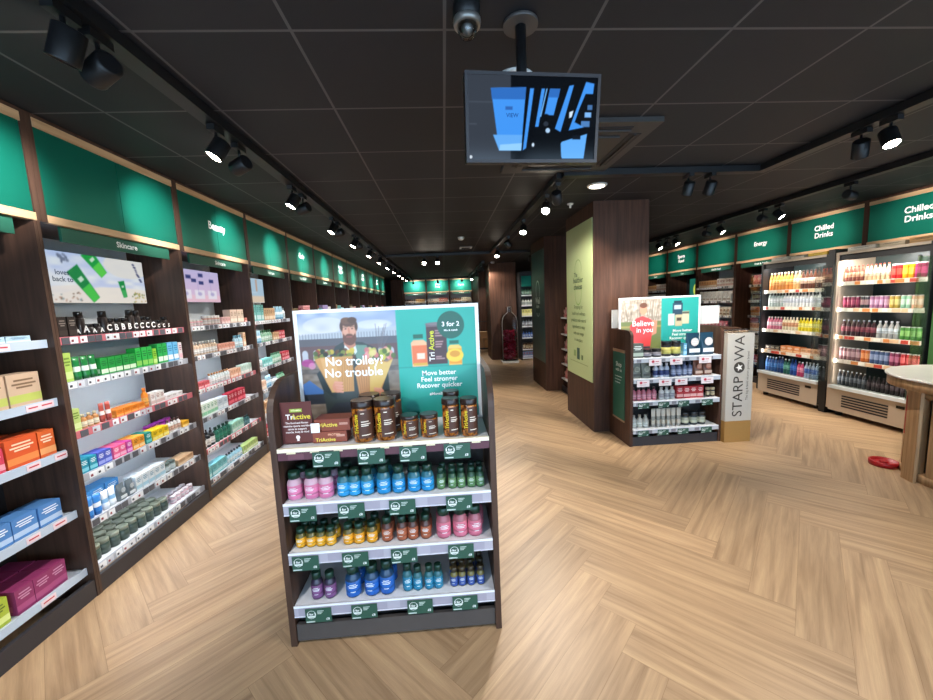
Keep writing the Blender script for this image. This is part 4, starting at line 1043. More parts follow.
# teal half
ux = .548
cv.rect(ux,-1,2,2,'2ba596'); cv.I[..., :] += (np.where(cv.U > ux, cv.mottle(1, 4, 6), 0))[..., None]*np.array([4, 6, 6])
cv.rect(ux,V_(366,True),1,V_(367.5,True),'1f8c80',.6)
def TU(x): return ux+(x/600.)*.5+.0
def PX(x): return U_(395+x*.15)
def PY(y): return V_(305+y*.15, True)
cv.rect(PX(130),PY(195),PX(198),PY(222),'24604c'); cv.poly([(PX(112),PY(250)),(PX(130),PY(232)),(PX(198),PY(232)),(PX(222),PY(250)),(PX(224),PY(408)),(PX(116),PY(410))],'e8b488')
cv.rect(PX(118),PY(268),PX(222),PY(392),'e07444'); cv.rect(PX(150),PY(320),PX(205),PY(360),'f4dcc8',.9); cv.rect(PX(124),PY(385),PX(220),PY(402),'d8a840')
cv.rect(PX(222),PY(130),PX(362),PY(398),'4c3030'); cv.rect(PX(222),PY(125),PX(355),PY(150),'6c5c60'); cv.ell(PX(290),PY(130),.056,.014,'7c7074')
for q, (a, w_) in enumerate([(172,70),(188,62),(205,50),(245,55),(262,48),(278,40),(345,40),(358,62)]): cv.rect(PX(282),PY(a),PX(282+w_),PY(a+9),'c8a0a0',.8)
cv.rect(PX(380),PY(245),PX(445),PY(268),'24604c'); cv.poly([(PX(368),PY(292)),(PX(384),PY(275)),(PX(445),PY(275)),(PX(464),PY(292)),(PX(464),PY(410)),(PX(372),PY(410))],'ecc060')
cv.rect(PX(374),PY(300),PX(462),PY(402),'e89828'); cv.ell(PX(415),PY(345),.05,.06,'f4c83c'); cv.ell(PX(415),PY(335),.03,.03,'c87c1c',.7)
cv.ell(PX(394),PY(142),.078,.124,'1f5c4c')
pr = link('printed_picture', cv.data('printed_picture', 'print'), po, (.018, .0035, .018))
b = MB('paper')
def ptxt(t, s, px, py, col='f8faf8', bold=.02, rot=0.): b.text(t, s, U_(px)*iw, -.0012, (1-V_(py, px > 398))*ih, col, bold, rot=rot)
ptxt('No trolley?', .066, 352.5, 361, bold=.016); ptxt('No trouble', .066, 351, 372.3, bold=.016)
ptxt('Move better', .036, 439.5, 373.5); ptxt('Feel stronger', .036, 439.5, 379.8); ptxt('Recover quicker', .036, 439.5, 386.1)
ptxt('#MoveBetter', .02, 439.5, 394.8)
ptxt('3 for 2', .034, 454, 325.5); ptxt('Mix & match', .014, 454, 331.5)
ptxt('Tri', .04, 433.5, 357, 'f4f0e8', .02, PI/2); ptxt('Active', .04, 433.5, 341, 'd8d83c', .02, PI/2)
b.build('lettering', pr)

# ---- second gondola
HX, HY = 1.92, 3.84
g2 = empty('promotion_gondola', 'walnut-sided shelf gondola in front of the pillar, topped by the red-shirt poster', 'display', (HX, HY, 0))
HW = 1.01
side_profile('side_panel', 0, .03, .5, 1.25, g2, 'walnut_red', .06); side_profile('side_panel', HW-.03, HW, .5, 1.25, g2, 'walnut_red', .06)
slab('back_panel', .03, HW-.03, .3, .32, 0, .93, 'back_black', g2)
slab('top_deck', .03, HW-.03, .3, .5, .93, .955, 'shelf_white', g2)
slab('kick_plate', .03, HW-.03, .01, .03, 0, .1, 'plinth_dark', g2)
HZ = [.955, .735, .49, .185]
for i, z in enumerate(HZ):
    s_ = MB('shelf_white').box(.032, HW-.032, .0, .3, z-.02, z).build('shelf', g2)
    b = MB('paper').box(.032, HW-.032, -.01, .0, z-.045, z-.0, 'b8bcc4'); b.box(.032, HW-.032, -.012, -.01, z-.005, z+.003, 'eef0f4')
    for q in range(7): b.box(.06+q*.13, .11+q*.13, -.0115, -.01, z-.04, z-.01, '7c7c84')
    b.build('price_strip', s_)
e_ = MB('sign_green').box(-.006, -.001, .12, .40, .25, 1.0)
e_.mat = 'paper'
e_.box(-.01, -.0, .12, .40, 1.0, 1.03, '9c7c60'); e_.box(-.01, -.0, .12, .40, .23, .25, '9c7c60')
info = e_.build('info_panel', g2)
b = MB('paper'); b.T = Matrix.Translation((-.0065, .26, 0)) @ Matrix.Rotation(-PI/2, 4, 'Z')
b.text('Shop', .07, 0, 0, .86, 'dfe8e2', .015); b.text('with us', .05, 0, 0, .80, 'dfe8e2', .015)
for q in range(3): b.box(-.09, .08-.02*q, -.001, 0, .72-q*.035, .728-q*.035, 'b8c8c0')
b.build('lettering', info)
for i, xs in enumerate([[2.179,2.406,2.722],[2.052,2.291,2.466,2.752]]):
    for j, x in enumerate(xs):
        o = link('hanging_price_ticket', ticket('pink'), None, (x, HY-.013, HZ[i]-.012)); o.scale = (1.1, 1, .95)
        tag(o, which(j, len(xs), 'pink and white ticket', 'under the gondola\'s %s shelf' % ROWN[i]), 'price ticket', 'pink and white tickets on the gondola')
for i in (2, 3):
    for j, x in enumerate((2.06, 2.28, 2.5, 2.76)):
        o = link('hanging_price_ticket', ticket(), None, (x, HY-.013, HZ[i]-.01)); o.scale = (1.0, 1, .85)
        tag(o, which(j, 4, 'dark green ticket', 'under the gondola\'s %s shelf' % ROWN[i]), 'price ticket', 'dark green tickets on the gondola')
h = Frame((HX, HY, 0), 0, HW-.035)
def HP(i): return 'on pillar gondola\'s %s shelf' % ROWN[i]
fill(h, HZ[0], .04, [('carton','dark grey leaflet box',('505850','a8b4a4','e4e8e0'),.12,.08,.15,1),('tub','short black protein tub',('28282c','908c94','18181c'),.1,.1,.085,2),('tub','black tub with yellow label',('2c2c30','d8d070','141418'),.1,.1,.16,2),('carton','light blue slim carton',('68a8cc','a8d0e4','e8f4f8'),.035,.08,.13,1),('pouch','white and navy protein pouch',('1c3c50','d8d4d0','e8e8e8'),.148,.08,.235,2)], HP(0), True, .04)
fill(h, HZ[1], .045, [('pouch','olive grey pouch',('78786c','a8a894','4c4c44'),.1,.06,.16,2),('gap',.02),('bottle','white sports bottle',('c8ccd8','2c3c70','e8e8ec'),.055,.055,.15,3),('gap',.01),('bottle','grey-blue sports bottle',('5c6484','a8b0c8','38405c'),.055,.055,.15,4),('pouch','brown snack pouch',('7c4c38','b0705c','d8b8a0'),.1,.06,.16,2)], HP(1), True, .04)
fill(h, HZ[2], .045, [('bottle','pink drink bottle',('b86878','d898a4','3c2c30'),.05,.05,.14,5),('gap',.02),('bottle','white cream bottle',('d4d4d0','a8a8ac','c4c4c0'),.055,.055,.13,3),('carton','red protein bar box',('b82c34','e8b0a8','f8e0d8'),.07,.07,.13,4),('gap',.03),('tub','dark tub with cream label',('30282c','c8b894','c8b894'),.045,.045,.1,3)], HP(2), True, .04)
fill(h, HZ[3], .045, [('bottle','silver capped bottle',('b8b8b0','d8dcd4','a8a8a0'),.06,.06,.14,3),('gap',.02),('tube','beige gel tube',('c8c0b0','8c8c84','a8a49c'),.05,.04,.2,6),('gap',.01),('tub','black and cream tub',('34383c','c8ccb4','202428'),.085,.085,.14,3)], HP(3), True, .04)
# poster on the gondola
p2 = framed('poster', 'smaller white-framed poster with a person in red T-shirt, on the pillar gondola', 1.953, 4.18, .956, .945, .635, .02)
cv = Canvas(.905, .595, 150)
cv.rect(-1,-1,2,2,'b4a898'); cv.I += cv.mottle(1,3,30)[...,None]*30
for q in range(26): x = random.uniform(0,.5); cv.line(x,.5,x+random.uniform(-.08,.08),.02,.002,'6c5c4c',.8)
cv.rect(0,.42,.52,2,'707c48'); cv.rect(0,.5,.52,.54,'a89858',.8)
cv.poly([(.14,.95),(.12,.5),(.2,.36),(.28,.32),(.38,.38),(.46,.52),(.4,.7),(.38,.95)],'d84848'); cv.poly([(.4,.4),(.47,.42),(.46,.66),(.4,.7)],'d08c70')
cv.ell(.29,.2,.045,.1,'d89878'); cv.ell(.29,.12,.048,.05,'6c4430')
cv.poly([(.16,.9),(.38,.9),(.38,1.2),(.16,1.2)],'38404c')
cv.rect(.52,-1,2,2,'2ba096')
cv.rect(.68,.06,.78,.1,'203040'); cv.rect(.665,.1,.795,.34,'2c4458'); cv.rect(.685,.14,.775,.22,'b8c8d0')
cv.rect(.61,.3,.69,.52,'dce0d8'); cv.rect(.79,.26,.88,.5,'d8cca8'); cv.rect(.7,.32,.79,.54,'c8b890'); cv.rect(.79,.27,.88,.31,'5c5c50'); cv.rect(.72,.38,.78,.44,'4c3c30')
pr = link('printed_picture', cv.data('printed_picture', 'print'), p2, (.02, .004, .02))
b = MB('paper'); b.text('Believe', .09, .26, -.0015, .32, 'f8f4f4', .01); b.text('in you', .08, .28, -.0015, .245, 'f8f4f4', .01)
b.text('Move better\nFeel stronger\nRecover quicker', .045, .72, -.0015, .18, 'f4f8f8', .02); b.build('lettering', pr)
p3 = framed('poster_board', 'blank rear poster board behind the red-shirt poster on the pillar gondola', 1.93, 4.30, 1.2505, 1.28, .21, .02); p3['category'] = 'board'
slab('face_sheet', .0, 1.28, -.004, .0, 0, .21, 'white_plastic', p3)
# rear gondola half carrying that board
e_ = empty('rear_display', 'dark low shelf display standing behind the silver stand', 'display', (2.95, 4.0, 0))
slab('carcass', .0, .32, .02, .55, 0, 1.215, 'walnut_red', e_)
# silver stand
ss = empty('display_stand', 'silver vertical display stand lettered STARPOWA with a gold base', 'stand', (2.935, 3.79, 0))
slab('gold_base', 0, .29, 0, .19, 0, .235, 'gold_card', ss)
slab('silver_body', 0, .29, 0, .19, .235, 1.175, 'silver_card', ss)
b = MB('paper')
b.text('STARP', .155, .135, -.002, .50, '3c342c', .0, rot=PI/2); b.text('WA', .155, .135, -.002, 1.02, '3c342c', .0, rot=PI/2)
b.disc(.135, -.002, .815, .06, '3c342c', 24)
pts = []
for q in range(10):
    a = PI+q*PI/5; r_ = .042 if q % 2 == 0 else .018
    pts.append((.135+r_*math.cos(a), -.003, .815+r_*math.sin(a)))
b.face(pts, 'e8e4dc')
b.text('The big & bold vitamin gummy brand', .035, .23, -.002, .72, '4c443c', .0, rot=PI/2)
b.build('lettering', ss)
for i in range(5):
    put('tub', .045, .045, .035, ('4c3830','a88c70','2c2420'), (2.965+i*.057, 3.85, 1.176), 0, which(i, 5, 'small brown pot', 'on top of the silver stand'), 'small brown pots on the silver stand')

# ---- pillar graphics
def wall_board(name, label, y_far, y_near, x, z0, z1, mat):
    e_ = empty(name, label, 'sign', (x, y_far, 0), -PI/2)
    slab('board', 0, y_far-y_near, 0, .008, z0, z1, mat, e_); return e_
simple('pale_green', 'b9c78e', .45, noise=.02); simple('deep_green', '2c4440', .35, noise=.03)
gb = wall_board('wall_sign', 'tall pale green sign board on the side of the nearest pillar', 5.30, 4.385, 1.726, .60, 2.52, 'pale_green')
b = MB('paper'); c_ = .455
b.disc(c_, -.002, 1.98, .12, '5c8c3c', 24, .112); b.disc(c_, -.002, 1.68, .12, '7ca848', 24, .11, 1.3); b.box(c_-.15, c_+.15, -.0035, -.0025, 1.75, 1.93, 'b9c78e')
b.text('The', .08, c_-.08, -.005, 1.91, '34502c', .02); b.text('healthier', .1, c_, -.005, 1.84, '34502c', .02); b.text('choices', .1, c_, -.005, 1.755, '34502c', .02)
for q, t in enumerate(('Shopping for', 'health and wellness', 'products with natural', 'ingredients is easy', 'with our range', 'in one place')): b.text(t, .062, c_, -.002, 1.50-q*.085, '4c6438', .01)
b.box(c_-.18, c_-.1, -.002, -.001, .85, .93, '88a060'); b.box(c_-.06, c_+.04, -.002, -.001, .82, .97, '405c4c'); b.box(c_+.1, c_+.16, -.002, -.001, .83, .89, '58703c')
b.box(.12, .78, -.002, -.001, .775, .782, '7c9058'); b.build('lettering', gb)
db = wall_board('wall_sign', 'dark green sign board with white bottle outline on the farther pillar', 7.5, 6.60, 1.748, .50, 2.50, 'deep_green')
b = MB('paper'); b.disc(.45, -.002, 1.78, .14, 'dce8e0', 24, .12, 1.4); b.box(.28, .62, -.0035, -.0025, 1.50, 1.68, '2c4440'); b.text('Well', .17, .45, -.005, 1.60, 'e4f0e8', .03); b.text('being', .1, .45, -.005, 1.50, 'e4f0e8', .02)
b.disc(.45, -.002, 1.38, .1, 'dce8e0', 24, .08, .7); b.box(.3, .6, -.0035, -.0025, 1.38, 1.47, '2c4440'); b.build('lettering', db)
# trims on pillar corner
# ---- shelf display between the pillars (faces the aisle)
bs = empty('aisle_shelving', 'narrow walnut shelving recessed between the two pillars', 'shelving', (2.02, 6.55, 0), -PI/2)
slab('back_panel', 0, 1.18, .45, .48, 0, 1.75, 'walnut_red', bs)
slab('plinth', 0, 1.18, .01, .03, 0, .1, 'plinth_dark', bs)
for i, z in enumerate([1.3, 1.02, .76, .5, .24]):
    s_ = slab('shelf', 0, 1.18, 0, .45, z-.02, z, 'shelf_white', bs)
    price_strip(1.16, i+20, 'warm').build('price_strip', s_)
    fill(Frame((2.02, 6.55, 0), -PI/2, 1.17), z, .05, [('pouch','pink snack bag',('d89090','f0d0c8','a85c58'),.1,.07,.17,5),('pouch','cream snack bag',('e0d0b8','b89878','886850'),.1,.07,.17,4)], 'on %s shelf between the pillars' % ('top','second','third','fourth','bottom')[i])

# ---- far shelf unit and sweet bin
fu = empty('shelving_unit', 'black-framed shelf unit with light shelves beyond the farther pillar', 'shelving', (2.06, 10.30, 0))
slab('side_panel', 0, .04, 0, .4, 0, 2.4, 'black_metal', fu); slab('side_panel', .76, .8, 0, .4, 0, 2.4, 'black_metal', fu)
slab('back_panel', .04, .76, .38, .4, 0, 2.4, 'plinth_dark', fu); slab('header', .04, .76, 0, .03, 2.3, 2.4, 'black_metal', fu); slab('header_sign', .05, .75, -.005, .0, 2.0, 2.28, 'fascia_green', fu)
for i, z in enumerate([1.78, 1.5, 1.22, .94, .62, .3, .06]):
    s_ = slab('shelf', .04, .76, 0, .38, z-.03, z, 'shelf_white', fu)
    ks = [('bottle','green bottle',('40705c','a8c8b8','203c30')),('bottle','white bottle',('d8dcd8','a8b4b0','707870')),('carton','pale yellow carton',('e4e08c','f4f0c8','88883c')),('bottle','grey bottle',('78808c','c8ccd4','383c44')),('bottle','blue bottle',('4468b0','a8b8dc','283c70')),('jar','brown jar',('8c6c50','d8c4a4','3c2c20')),('carton','mixed blue carton',('6c88b4','d0d8e8','a84848'))][i]
    fill(Frame((2.06, 10.30, 0), 0, .755), z, .06, [(ks[0], ks[1], ks[2], .07, .07, .17, 8)], 'on %s shelf of far black-framed unit' % ('top','second','third','fourth','fifth','sixth','bottom')[i])
bn = empty('ball_bin', 'clear bottle-shaped bin filled with red packets on a white base, beyond the pillars', 'bin', (1.70, 10.1, 0))
MB('white_plastic').box(-.22, .22, -.2, .2, 0, .05).build('base', bn)
b = MB('clear_plastic')
prof = [(-.2,.05),(.2,.05),(.2,1.1),(.17,1.22),(.1,1.3),(.05,1.34),(.05,1.48),(-.05,1.48),(-.05,1.34),(-.1,1.3),(-.17,1.22),(-.2,1.1)]
b.prism(prof, -.17, .17).build('shell', bn)
b = MB('grey_metal')
for i in range(len(prof)):
    p, q = prof[i], prof[(i+1) % len(prof)]
    b.tube((p[0], -.175, p[1]), (q[0], -.175, q[1]), .008, n=6)
b.build('edge_trim', bn)
b = MB('plastic'); rnd = random.Random(5)
for i in range(230):
    x, y, z = rnd.uniform(-.15,.15), rnd.uniform(-.13,.13), rnd.uniform(.08,.85)
    T = Matrix.Translation((x,y,z)) @ Matrix.Rotation(rnd.random()*3, 4, 'X') @ Matrix.Rotation(rnd.random()*3, 4, 'Z'); b.T = T
    b.box(-.035,.035,-.025,.025,-.012,.012, rnd.choice(['b01838','c82848','901428','d04868']))
b.T = None
o = b.build('red_packets', None, (1.70, 10.1, 0)); o['kind'] = 'stuff'; tag(o, 'heap of red wrapped packets inside the clear bottle-shaped bin', 'sweets')
# trolley with boxes
tr = empty('stock_trolley', 'dark low stock trolley against the far dark wall, carrying brown boxes', 'trolley', (1.25, 12.55, 0))
slab('deck', -.3, .3, -.2, .2, .12, .15, 'black_metal', tr)
b = MB('black_metal')
for x in (-.28,.28):
    b.tube((x,.18,.15),(x,.18,1.0),.012)
b.tube((-.28,.18,1.0),(.28,.18,1.0),.012); b.build('handle', tr)
for x in (-.24,.24):
    for y in (-.15,.15): MB('black_metal').tube((x-.015,y,.05),(x+.015,y,.05),.05,n=12).build('wheel', tr)
for i, (x, z, w, h_) in enumerate([(-.14,.151,.26,.3),(.15,.151,.26,.28),(0,.455,.3,.22)]):
    o = MB('kraft').box(-w/2, w/2, -.15, .15, 0, h_); o.mat='paper'; o.box(-w/2, w/2, -.02, .02, h_, h_+.001, 'c8b088')
    o = o.build('cardboard_box', None, (1.25+x, 12.55, z)); tag(o, ('brown cardboard box low on the trolley, aisle side','brown cardboard box low on the trolley, wall side','brown cardboard box stacked uppermost on the stock trolley')[i], 'box')

# ------------------------------------------------------------------ round table with slatted base, red stand
tb = empty('bar_table', 'round white-topped table with wooden slatted drum base at the right edge', 'table', (4.26, 2.61, 0))
MB('stone_top').lathe([(.62,.845),(.635,.85),(.635,.862),(.62,.866)], n=64).build('table_top', tb)
MB('pale_slat').lathe([(.54,.755),(.62,.77),(.62,.844)], n=64).build('top_rim', tb)
MB('pale_slat').lathe([(.50,0),(.50,.07),(.45,.07)], n=48).build('base_ring', tb)
MB('pale_slat').lathe([(.45,.695),(.50,.695),(.50,.754),(.45,.754)], n=48).build('upper_ring', tb)
MB('plinth_dark').lathe([(.43,.0),(.43,.754)], n=48).build('core', tb)
for q in range(26):
    T = Matrix.Rotation(q*2*PI/26+.02, 4, 'Z'); b = MB('pale_slat'); b.T = T
    b.box(-.028, .028, -.495, -.455, .07, .695); b.build('slat', tb)
T = Matrix.Rotation(math.atan2(-.55, -.16), 4, 'Z')
b = MB('pale_slat'); b.T = Matrix.Rotation(math.radians(-109), 4, 'Z'); b.box(-.06, .06, -.545, -.522, 0, .757); b.build('end_board', tb)
b = MB('red_metal'); b.T = Matrix.Rotation(math.radians(-109), 4, 'Z'); b.box(-.070, -.0605, -.545, -.522, .38, .70); b.build('red_edge', tb)

rs = empty('floor_plate', 'round red metal floor plate lying behind the slatted table', 'floor plate', (3.888, 3.07, 0))
MB('red_metal').lathe([(.098,0),(.098,.04),(.088,.045),(.08,.02),(.02,.02)], n=32).build('base_plate', rs)
MB('red_metal').lathe([(.03,.0205),(.03,.04)], n=16).build('socket', rs)

# ------------------------------------------------------------------ ceiling fittings
def spot_head(x, y, aim, on, label, energy=55, ztrack=2.63, vis=True, ang=62, blend=.7):
    e_ = empty('track_spotlight', label, 'spotlight', (x, y, ztrack), 0)
    MB('black_metal').box(-.02, .02, -.05, .05, -.03, 0).build('adaptor', e_)
    MB('black_metal').tube((0,0,-.03),(0,0,-.075),.008,n=8).build('bracket', e_)
    c = Vector((0,0,-.12)); d = (Vector(aim)-(Vector((x,y,ztrack))+c)).normalized()
    q = d.to_track_quat('Z','Y').to_matrix().to_4x4(); q.translation = c
    b = MB('black_metal'); b.T = q; b.lathe([(.034,-.06),(.045,-.055),(.045,.045),(.046,.05),(.041,.05),(.039,.04)], n=20); b.build('head', e_)
    b = MB('lamp_on' if on else 'grey_metal'); b.T = q; b.lathe([(.0385,.0405),(.0385,.043)], n=20); b.build('lens', e_)
    if on and energy:
        l = bpy.data.lights.new('spot_lamp', 'SPOT'); l.energy = energy; l.spot_size = math.radians(ang); l.spot_blend = blend; l.shadow_soft_size = .035; l.color = (1,.93,.84)
        o = bpy.data.objects.new('spot_lamp', l); C.objects.link(o); o.parent = e_
        l.color = (1, .97, .94) if x < -1 else (1, .93, .84); o.location = c+d*.075; o.rotation_euler = d.to_track_quat('-Z','Y').to_euler()
    return e_
def track(a, b_, label, z=2.632):
    a, b_ = Vector((*a, 0)), Vector((*b_, 0)); d = b_-a; L = d.length
    e_ = empty('lighting_track', label, 'lighting track', (a.x, a.y, z), math.atan2(d.y, d.x))
    slab('rail', 0, L, -.04, .04, .0, .05, 'black_metal', e_)
    for q in range(int(L/1.5)+1): MB('black_metal').box(-.01,.01,-.01,.01,.05,CEIL-z-.001).build('hanger', e_, (min(L-.05, .05+q*1.5), 0, 0))
TL, TC, TR1, TR2 = -1.215, 1.06, 2.82, 4.08
track((TL,-1.6),(TL,15.2),'long black lighting track running above the left wall bays')
track((TC,3.36),(TC,8.2),'black lighting track along the middle of the aisle ceiling')
track((TL+.03,8.22),(2.2,8.22),'black lighting track crossing the aisle ceiling beyond the pillars')
track((TR1,-1.6),(TR1,3.35),'black lighting track from the viewer to the corner before the pillar')
track((TC,3.33),(TR1-.03,3.33),'short black lighting track crossing between the middle and right tracks')
track((TR2,-1.6),(TR2,10.2),'black lighting track running along the right wall headers')
track((TC,10.0),(TC,15.2),'farthest black lighting track, above the end of the aisle')
nxt = ['near Skincare bay', 'near Beauty bay']
# left wall: two heads per bay, first aimed low at the shelves, second at the header
bayc = [LY[k]+PITCH/2 for k in range(12)]
for k in range(12):
    yc = bayc[k]
    ya = (1.46, 2.32, 3.39, 4.55, 5.6, 6.7, 7.75, 8.9, 10.0, 11.1, 12.2, 13.3)[k]
    spot_head(TL, ya, (LX+.05, ya-.6, .8) if k > 0 else (LX+.1, ya+.1, .8), k > 0, 'lit black spotlight head on the left track, opposite the %s' % BN[k] if k else 'large dark spotlight head on the left track, closest to the viewer', 80, ang=70, blend=.9)
    yb = ya+(.24 if k else .13)
    tgt = (LX, (2.0, 3.02, 4.0, 5.0, 6.05, 7.1, 8.2, 9.3, 10.4, 11.5, 12.6, 13.7)[k], 2.32)
    spot_head(TL, yb, tgt, True, 'dark-backed spotlight head aimed at the green header of the %s' % BN[k], 130, ang=38, blend=1.)
# middle track
for i, (y, on) in enumerate([(3.87, 1), (4.97, 1), (6.12, 0), (7.37, 1)]):
    spot_head(TC, y, ((.3, 2.2, .6), (.5, 3.4, 0), (2.2, 6.9, 1.2), (.6, 5.6, 0))[i], on, ('bright spotlight head on the middle track, before the pale green sign', 'lit spotlight head, second along the middle track', 'unlit spotlight head on the middle track', 'lit spotlight head near the far end of the middle track')[i], (120, 90, 0, 90)[i], ang=80)
spot_head(TC, 3.5, (1.74, 4.85, 1.5), True, 'spotlight head at the start of the middle track, aimed at the pale green sign', 110, ang=60)
for i, (x, tx) in enumerate([(-.37, -.35), (-.09, 0.)]):
    spot_head(x, 8.22, (tx, 5.4, .2), True, ('left', 'right')[i]+' head of the lit pair on the crossing track', 60, ang=80)
spot_head(1.9, 8.22, (2.1, 10.3, .9), True, 'spotlight head on the crossing track, aimed at the far shelf unit', 90, ang=60)
# right track 1
for i, (x, y, aim, lab, en) in enumerate([(TR1, 2.52, (3.9, 3.6, .8), 'black spotlight head on right track, farther of the two before the corner', 70), (TR1, 2.35, (2.5, 1.2, 0.), 'black spotlight head with visible rim on right track, nearer of the corner pair', 80),
     (2.165, 3.33, (2.3, 4.3, 1.0), 'unlit-looking spotlight head on the short crossing track, nearer the ceiling unit', 60), (2.36, 3.33, (2.5, 4.5, .7), 'spotlight head on the short crossing track, nearer its corner', 60)]):
    spot_head(x, y, aim, True, lab, en, ang=85)
spot_head(TR1, .6, (1.6, 1.6, 0), True, 'spotlight head on the right track behind the viewer\'s shoulder', 80, ang=90)
spot_head(TR1, -.4, (.2, 1.5, .9), True, 'spotlight head on the right track at the shop entrance, aimed at the front display', 120, ang=60)
spot_head(TL, .2, (-.3, 1.9, .9), True, 'spotlight head on the left track at the entrance, aimed at the front display', 80, ang=55)
# right wall heads
for i, (y, on, ty) in enumerate([(2.9,1,0),(3.71,0,4.1),(4.52,1,0),(4.76,0,5.25),(5.49,1,0),(5.80,0,6.35),(6.575,1,0),(6.83,0,7.4),(7.10,1,0),(7.9,0,8.5),(8.2,1,0),(9.0,0,9.6)]):
    spot_head(TR2, y, (4.75, y-1.0, 1.0) if on else (RX, ty, 2.33), True, ORD[i+1]+' spotlight head from the entrance along the right wall track'+(', lens glowing' if on else ', lens turned to the wall'), 75 if on else 90, ang=80 if on else 42, blend=1.)
for i, x in enumerate((-1.15, -.2, .75)):
    spot_head(x, 15.2, (x, 16.0, 2.3), True, ('left','middle','right')[i]+' bright spotlight head before the end wall headers', 32, ang=75)
for i, (x, y, aim) in enumerate([(TC, 10.2, (1.6, 10.6, .9)), (TC, 9.3-.0+1.2, (2.4, 10.9, 1.2)), (TC, 12.0, (1.4, 13.0, 1.)), (TC, 14., (.2, 12.5, 0))]):  # heads added to brighten the dark far end of the aisle
    spot_head(x, y+.0, aim, True, ORD[i+1]+' added spotlight head on the farthest track', (35, 70, 40, 50)[i], ang=90)
track((-1.5,15.23),(1.15,15.23),'short black track in front of the end wall headers')
# monitor
tv = empty('hanging_monitor', 'small flat monitor hanging from the ceiling, showing a blue picture', 'monitor', (.3833, 1.56, 2.303), 0, rot=(.144, -.005, .075))
tw, th = .5335, .312
b = MB('black_metal'); bz = .012
b.box(-tw/2, tw/2, .002, .04, -th/2, th/2); b.build('casing', tv)
b = MB('plinth_dark'); b.box(-tw/2, tw/2, -.006, .002, th/2-bz, th/2); b.box(-tw/2, tw/2, -.006, .002, -th/2, -th/2+bz); b.box(-tw/2, -tw/2+bz, -.006, .002, -th/2+bz, th/2-bz); b.box(tw/2-bz, tw/2, -.006, .002, -th/2+bz, th/2-bz); b.build('bezel', tv)
cv = Canvas(tw-2*bz, th-2*bz, 200)
cv.rect(-1,-1,2,2,'04060c')
def S(x, y): return ((x-45)/(805-45), (y-95)/(590-95))
cv.rect(-1,-1,S(290,0)[0],2,'343a44'); cv.rect(-1,.3,.22,.32,'48505c',.5); cv.rect(-1,.56,.06,.58,'48505c',.6)  # grey strip at left: ceiling reflection painted into the screen picture
blue = '3f8fe8'
cv.poly([S(175,168),S(378,160),S(352,535),S(220,535)], blue); cv.poly([S(175,168),S(378,160),S(374,230),S(180,232)], '2c68b8'); cv.poly([S(185,440),S(358,440),S(352,535),S(220,535)],'5fa4ea'); cv.poly([S(225,500),S(355,490),S(352,535),S(222,535)],'8cc4f4')
cv.rect(S(258,0)[0],S(0,272)[1],S(300,0)[0],S(0,292)[1],'2c5ca4',.9)
cv.poly([S(402,165),S(425,165),S(382,520),S(362,535)], blue); cv.poly([S(470,165),S(490,165),S(455,390),S(435,390)], blue); cv.poly([S(498,165),S(505,165),S(470,330),S(462,330)],'6cb0f0'); cv.poly([S(520,165),S(580,165),S(545,320),S(490,320)], blue); cv.poly([S(520,165),S(580,165),S(572,215),S(510,215)],'2c68b8')
cv.poly([S(635,145),S(662,140),S(590,420),S(555,400)], blue); cv.poly([S(735,120),S(785,130),S(780,190),S(735,190),S(700,280),S(675,360),S(735,390),S(640,410)], blue)
cv.poly([S(640,300),S(665,290),S(655,330),S(640,335)],'d0e4f8'); cv.rect(S(735,0)[0],S(0,300)[1],S(775,0)[0],S(0,330)[1],'78b0ec'); cv.rect(S(715,0)[0],S(0,352)[1],S(768,0)[0],S(0,388)[1],'5c98e0',.8); cv.rect(S(750,0)[0],S(0,255)[1],S(780,0)[0],S(0,285)[1],'5c98e0',.7)
cv.poly([S(575,520),S(600,480),S(755,430),S(740,585),S(605,585)],'5ea6ee'); cv.rect(S(665,0)[0],S(0,440)[1],S(715,0)[0],S(0,465)[1],'0c1420')
cv.ell(*S(500,355),.04,.085,'04060a'); cv.poly([S(430,590),S(425,470),S(455,410),S(540,395),S(590,440),S(600,590)],'05070c'); cv.ell(*S(512,412),.018,.03,'a8c8e8'); cv.ell(*S(424,500),.01,.025,'c8dcf0'); cv.ell(*S(500,372),.02,.03,'28303c')
cv.ell(*S(52,575),.012,.02,'c8d0d8')
link('screen', cv.data('screen', 'screen'), tv, (-tw/2+bz, -.003, -th/2+bz))
b = MB('screen'); b.text('VIEW', .02, -.085, -.0042, .01, '2458a0', .02); b.build('screen_lettering', tv)
MB('black_metal').box(-.06,.02,.04,.052,-.06,.06).build('bracket', tv)
mt = empty('monitor_pole', 'black ceiling pole with round plate carrying the monitor', 'pole', (.355, 1.622, 2.3))
MB('black_metal').tube((0,0,0),(0,0,.372),.021,n=16).build('pole', mt)
MB('plinth_grey').lathe([(.068,.372),(.068,.385),(.06,.389)], n=24).build('ceiling_plate', mt)
# dome camera
dc = empty('dome_camera', 'ceiling dome security camera with clear bubble beside the monitor pole', 'camera', (.137, 1.535, 2.69))
MB('black_metal').lathe([(.035,-.065),(.05,-.05),(.052,-.02),(.05,-.001)], n=24).build('housing', dc)
MB('grey_metal').lathe([(.048,-.075),(.052,-.06),(.05,-.05)], n=24).build('ring', dc)
MB('clear_plastic').lathe([(.001,-.118),(.018,-.115),(.032,-.1),(.04,-.075)], n=20).build('bubble', dc)
MB('grey_metal').lathe([(.001,-.105),(.015,-.1),(.022,-.08),(.022,-.066)], n=14).build('lens', dc)
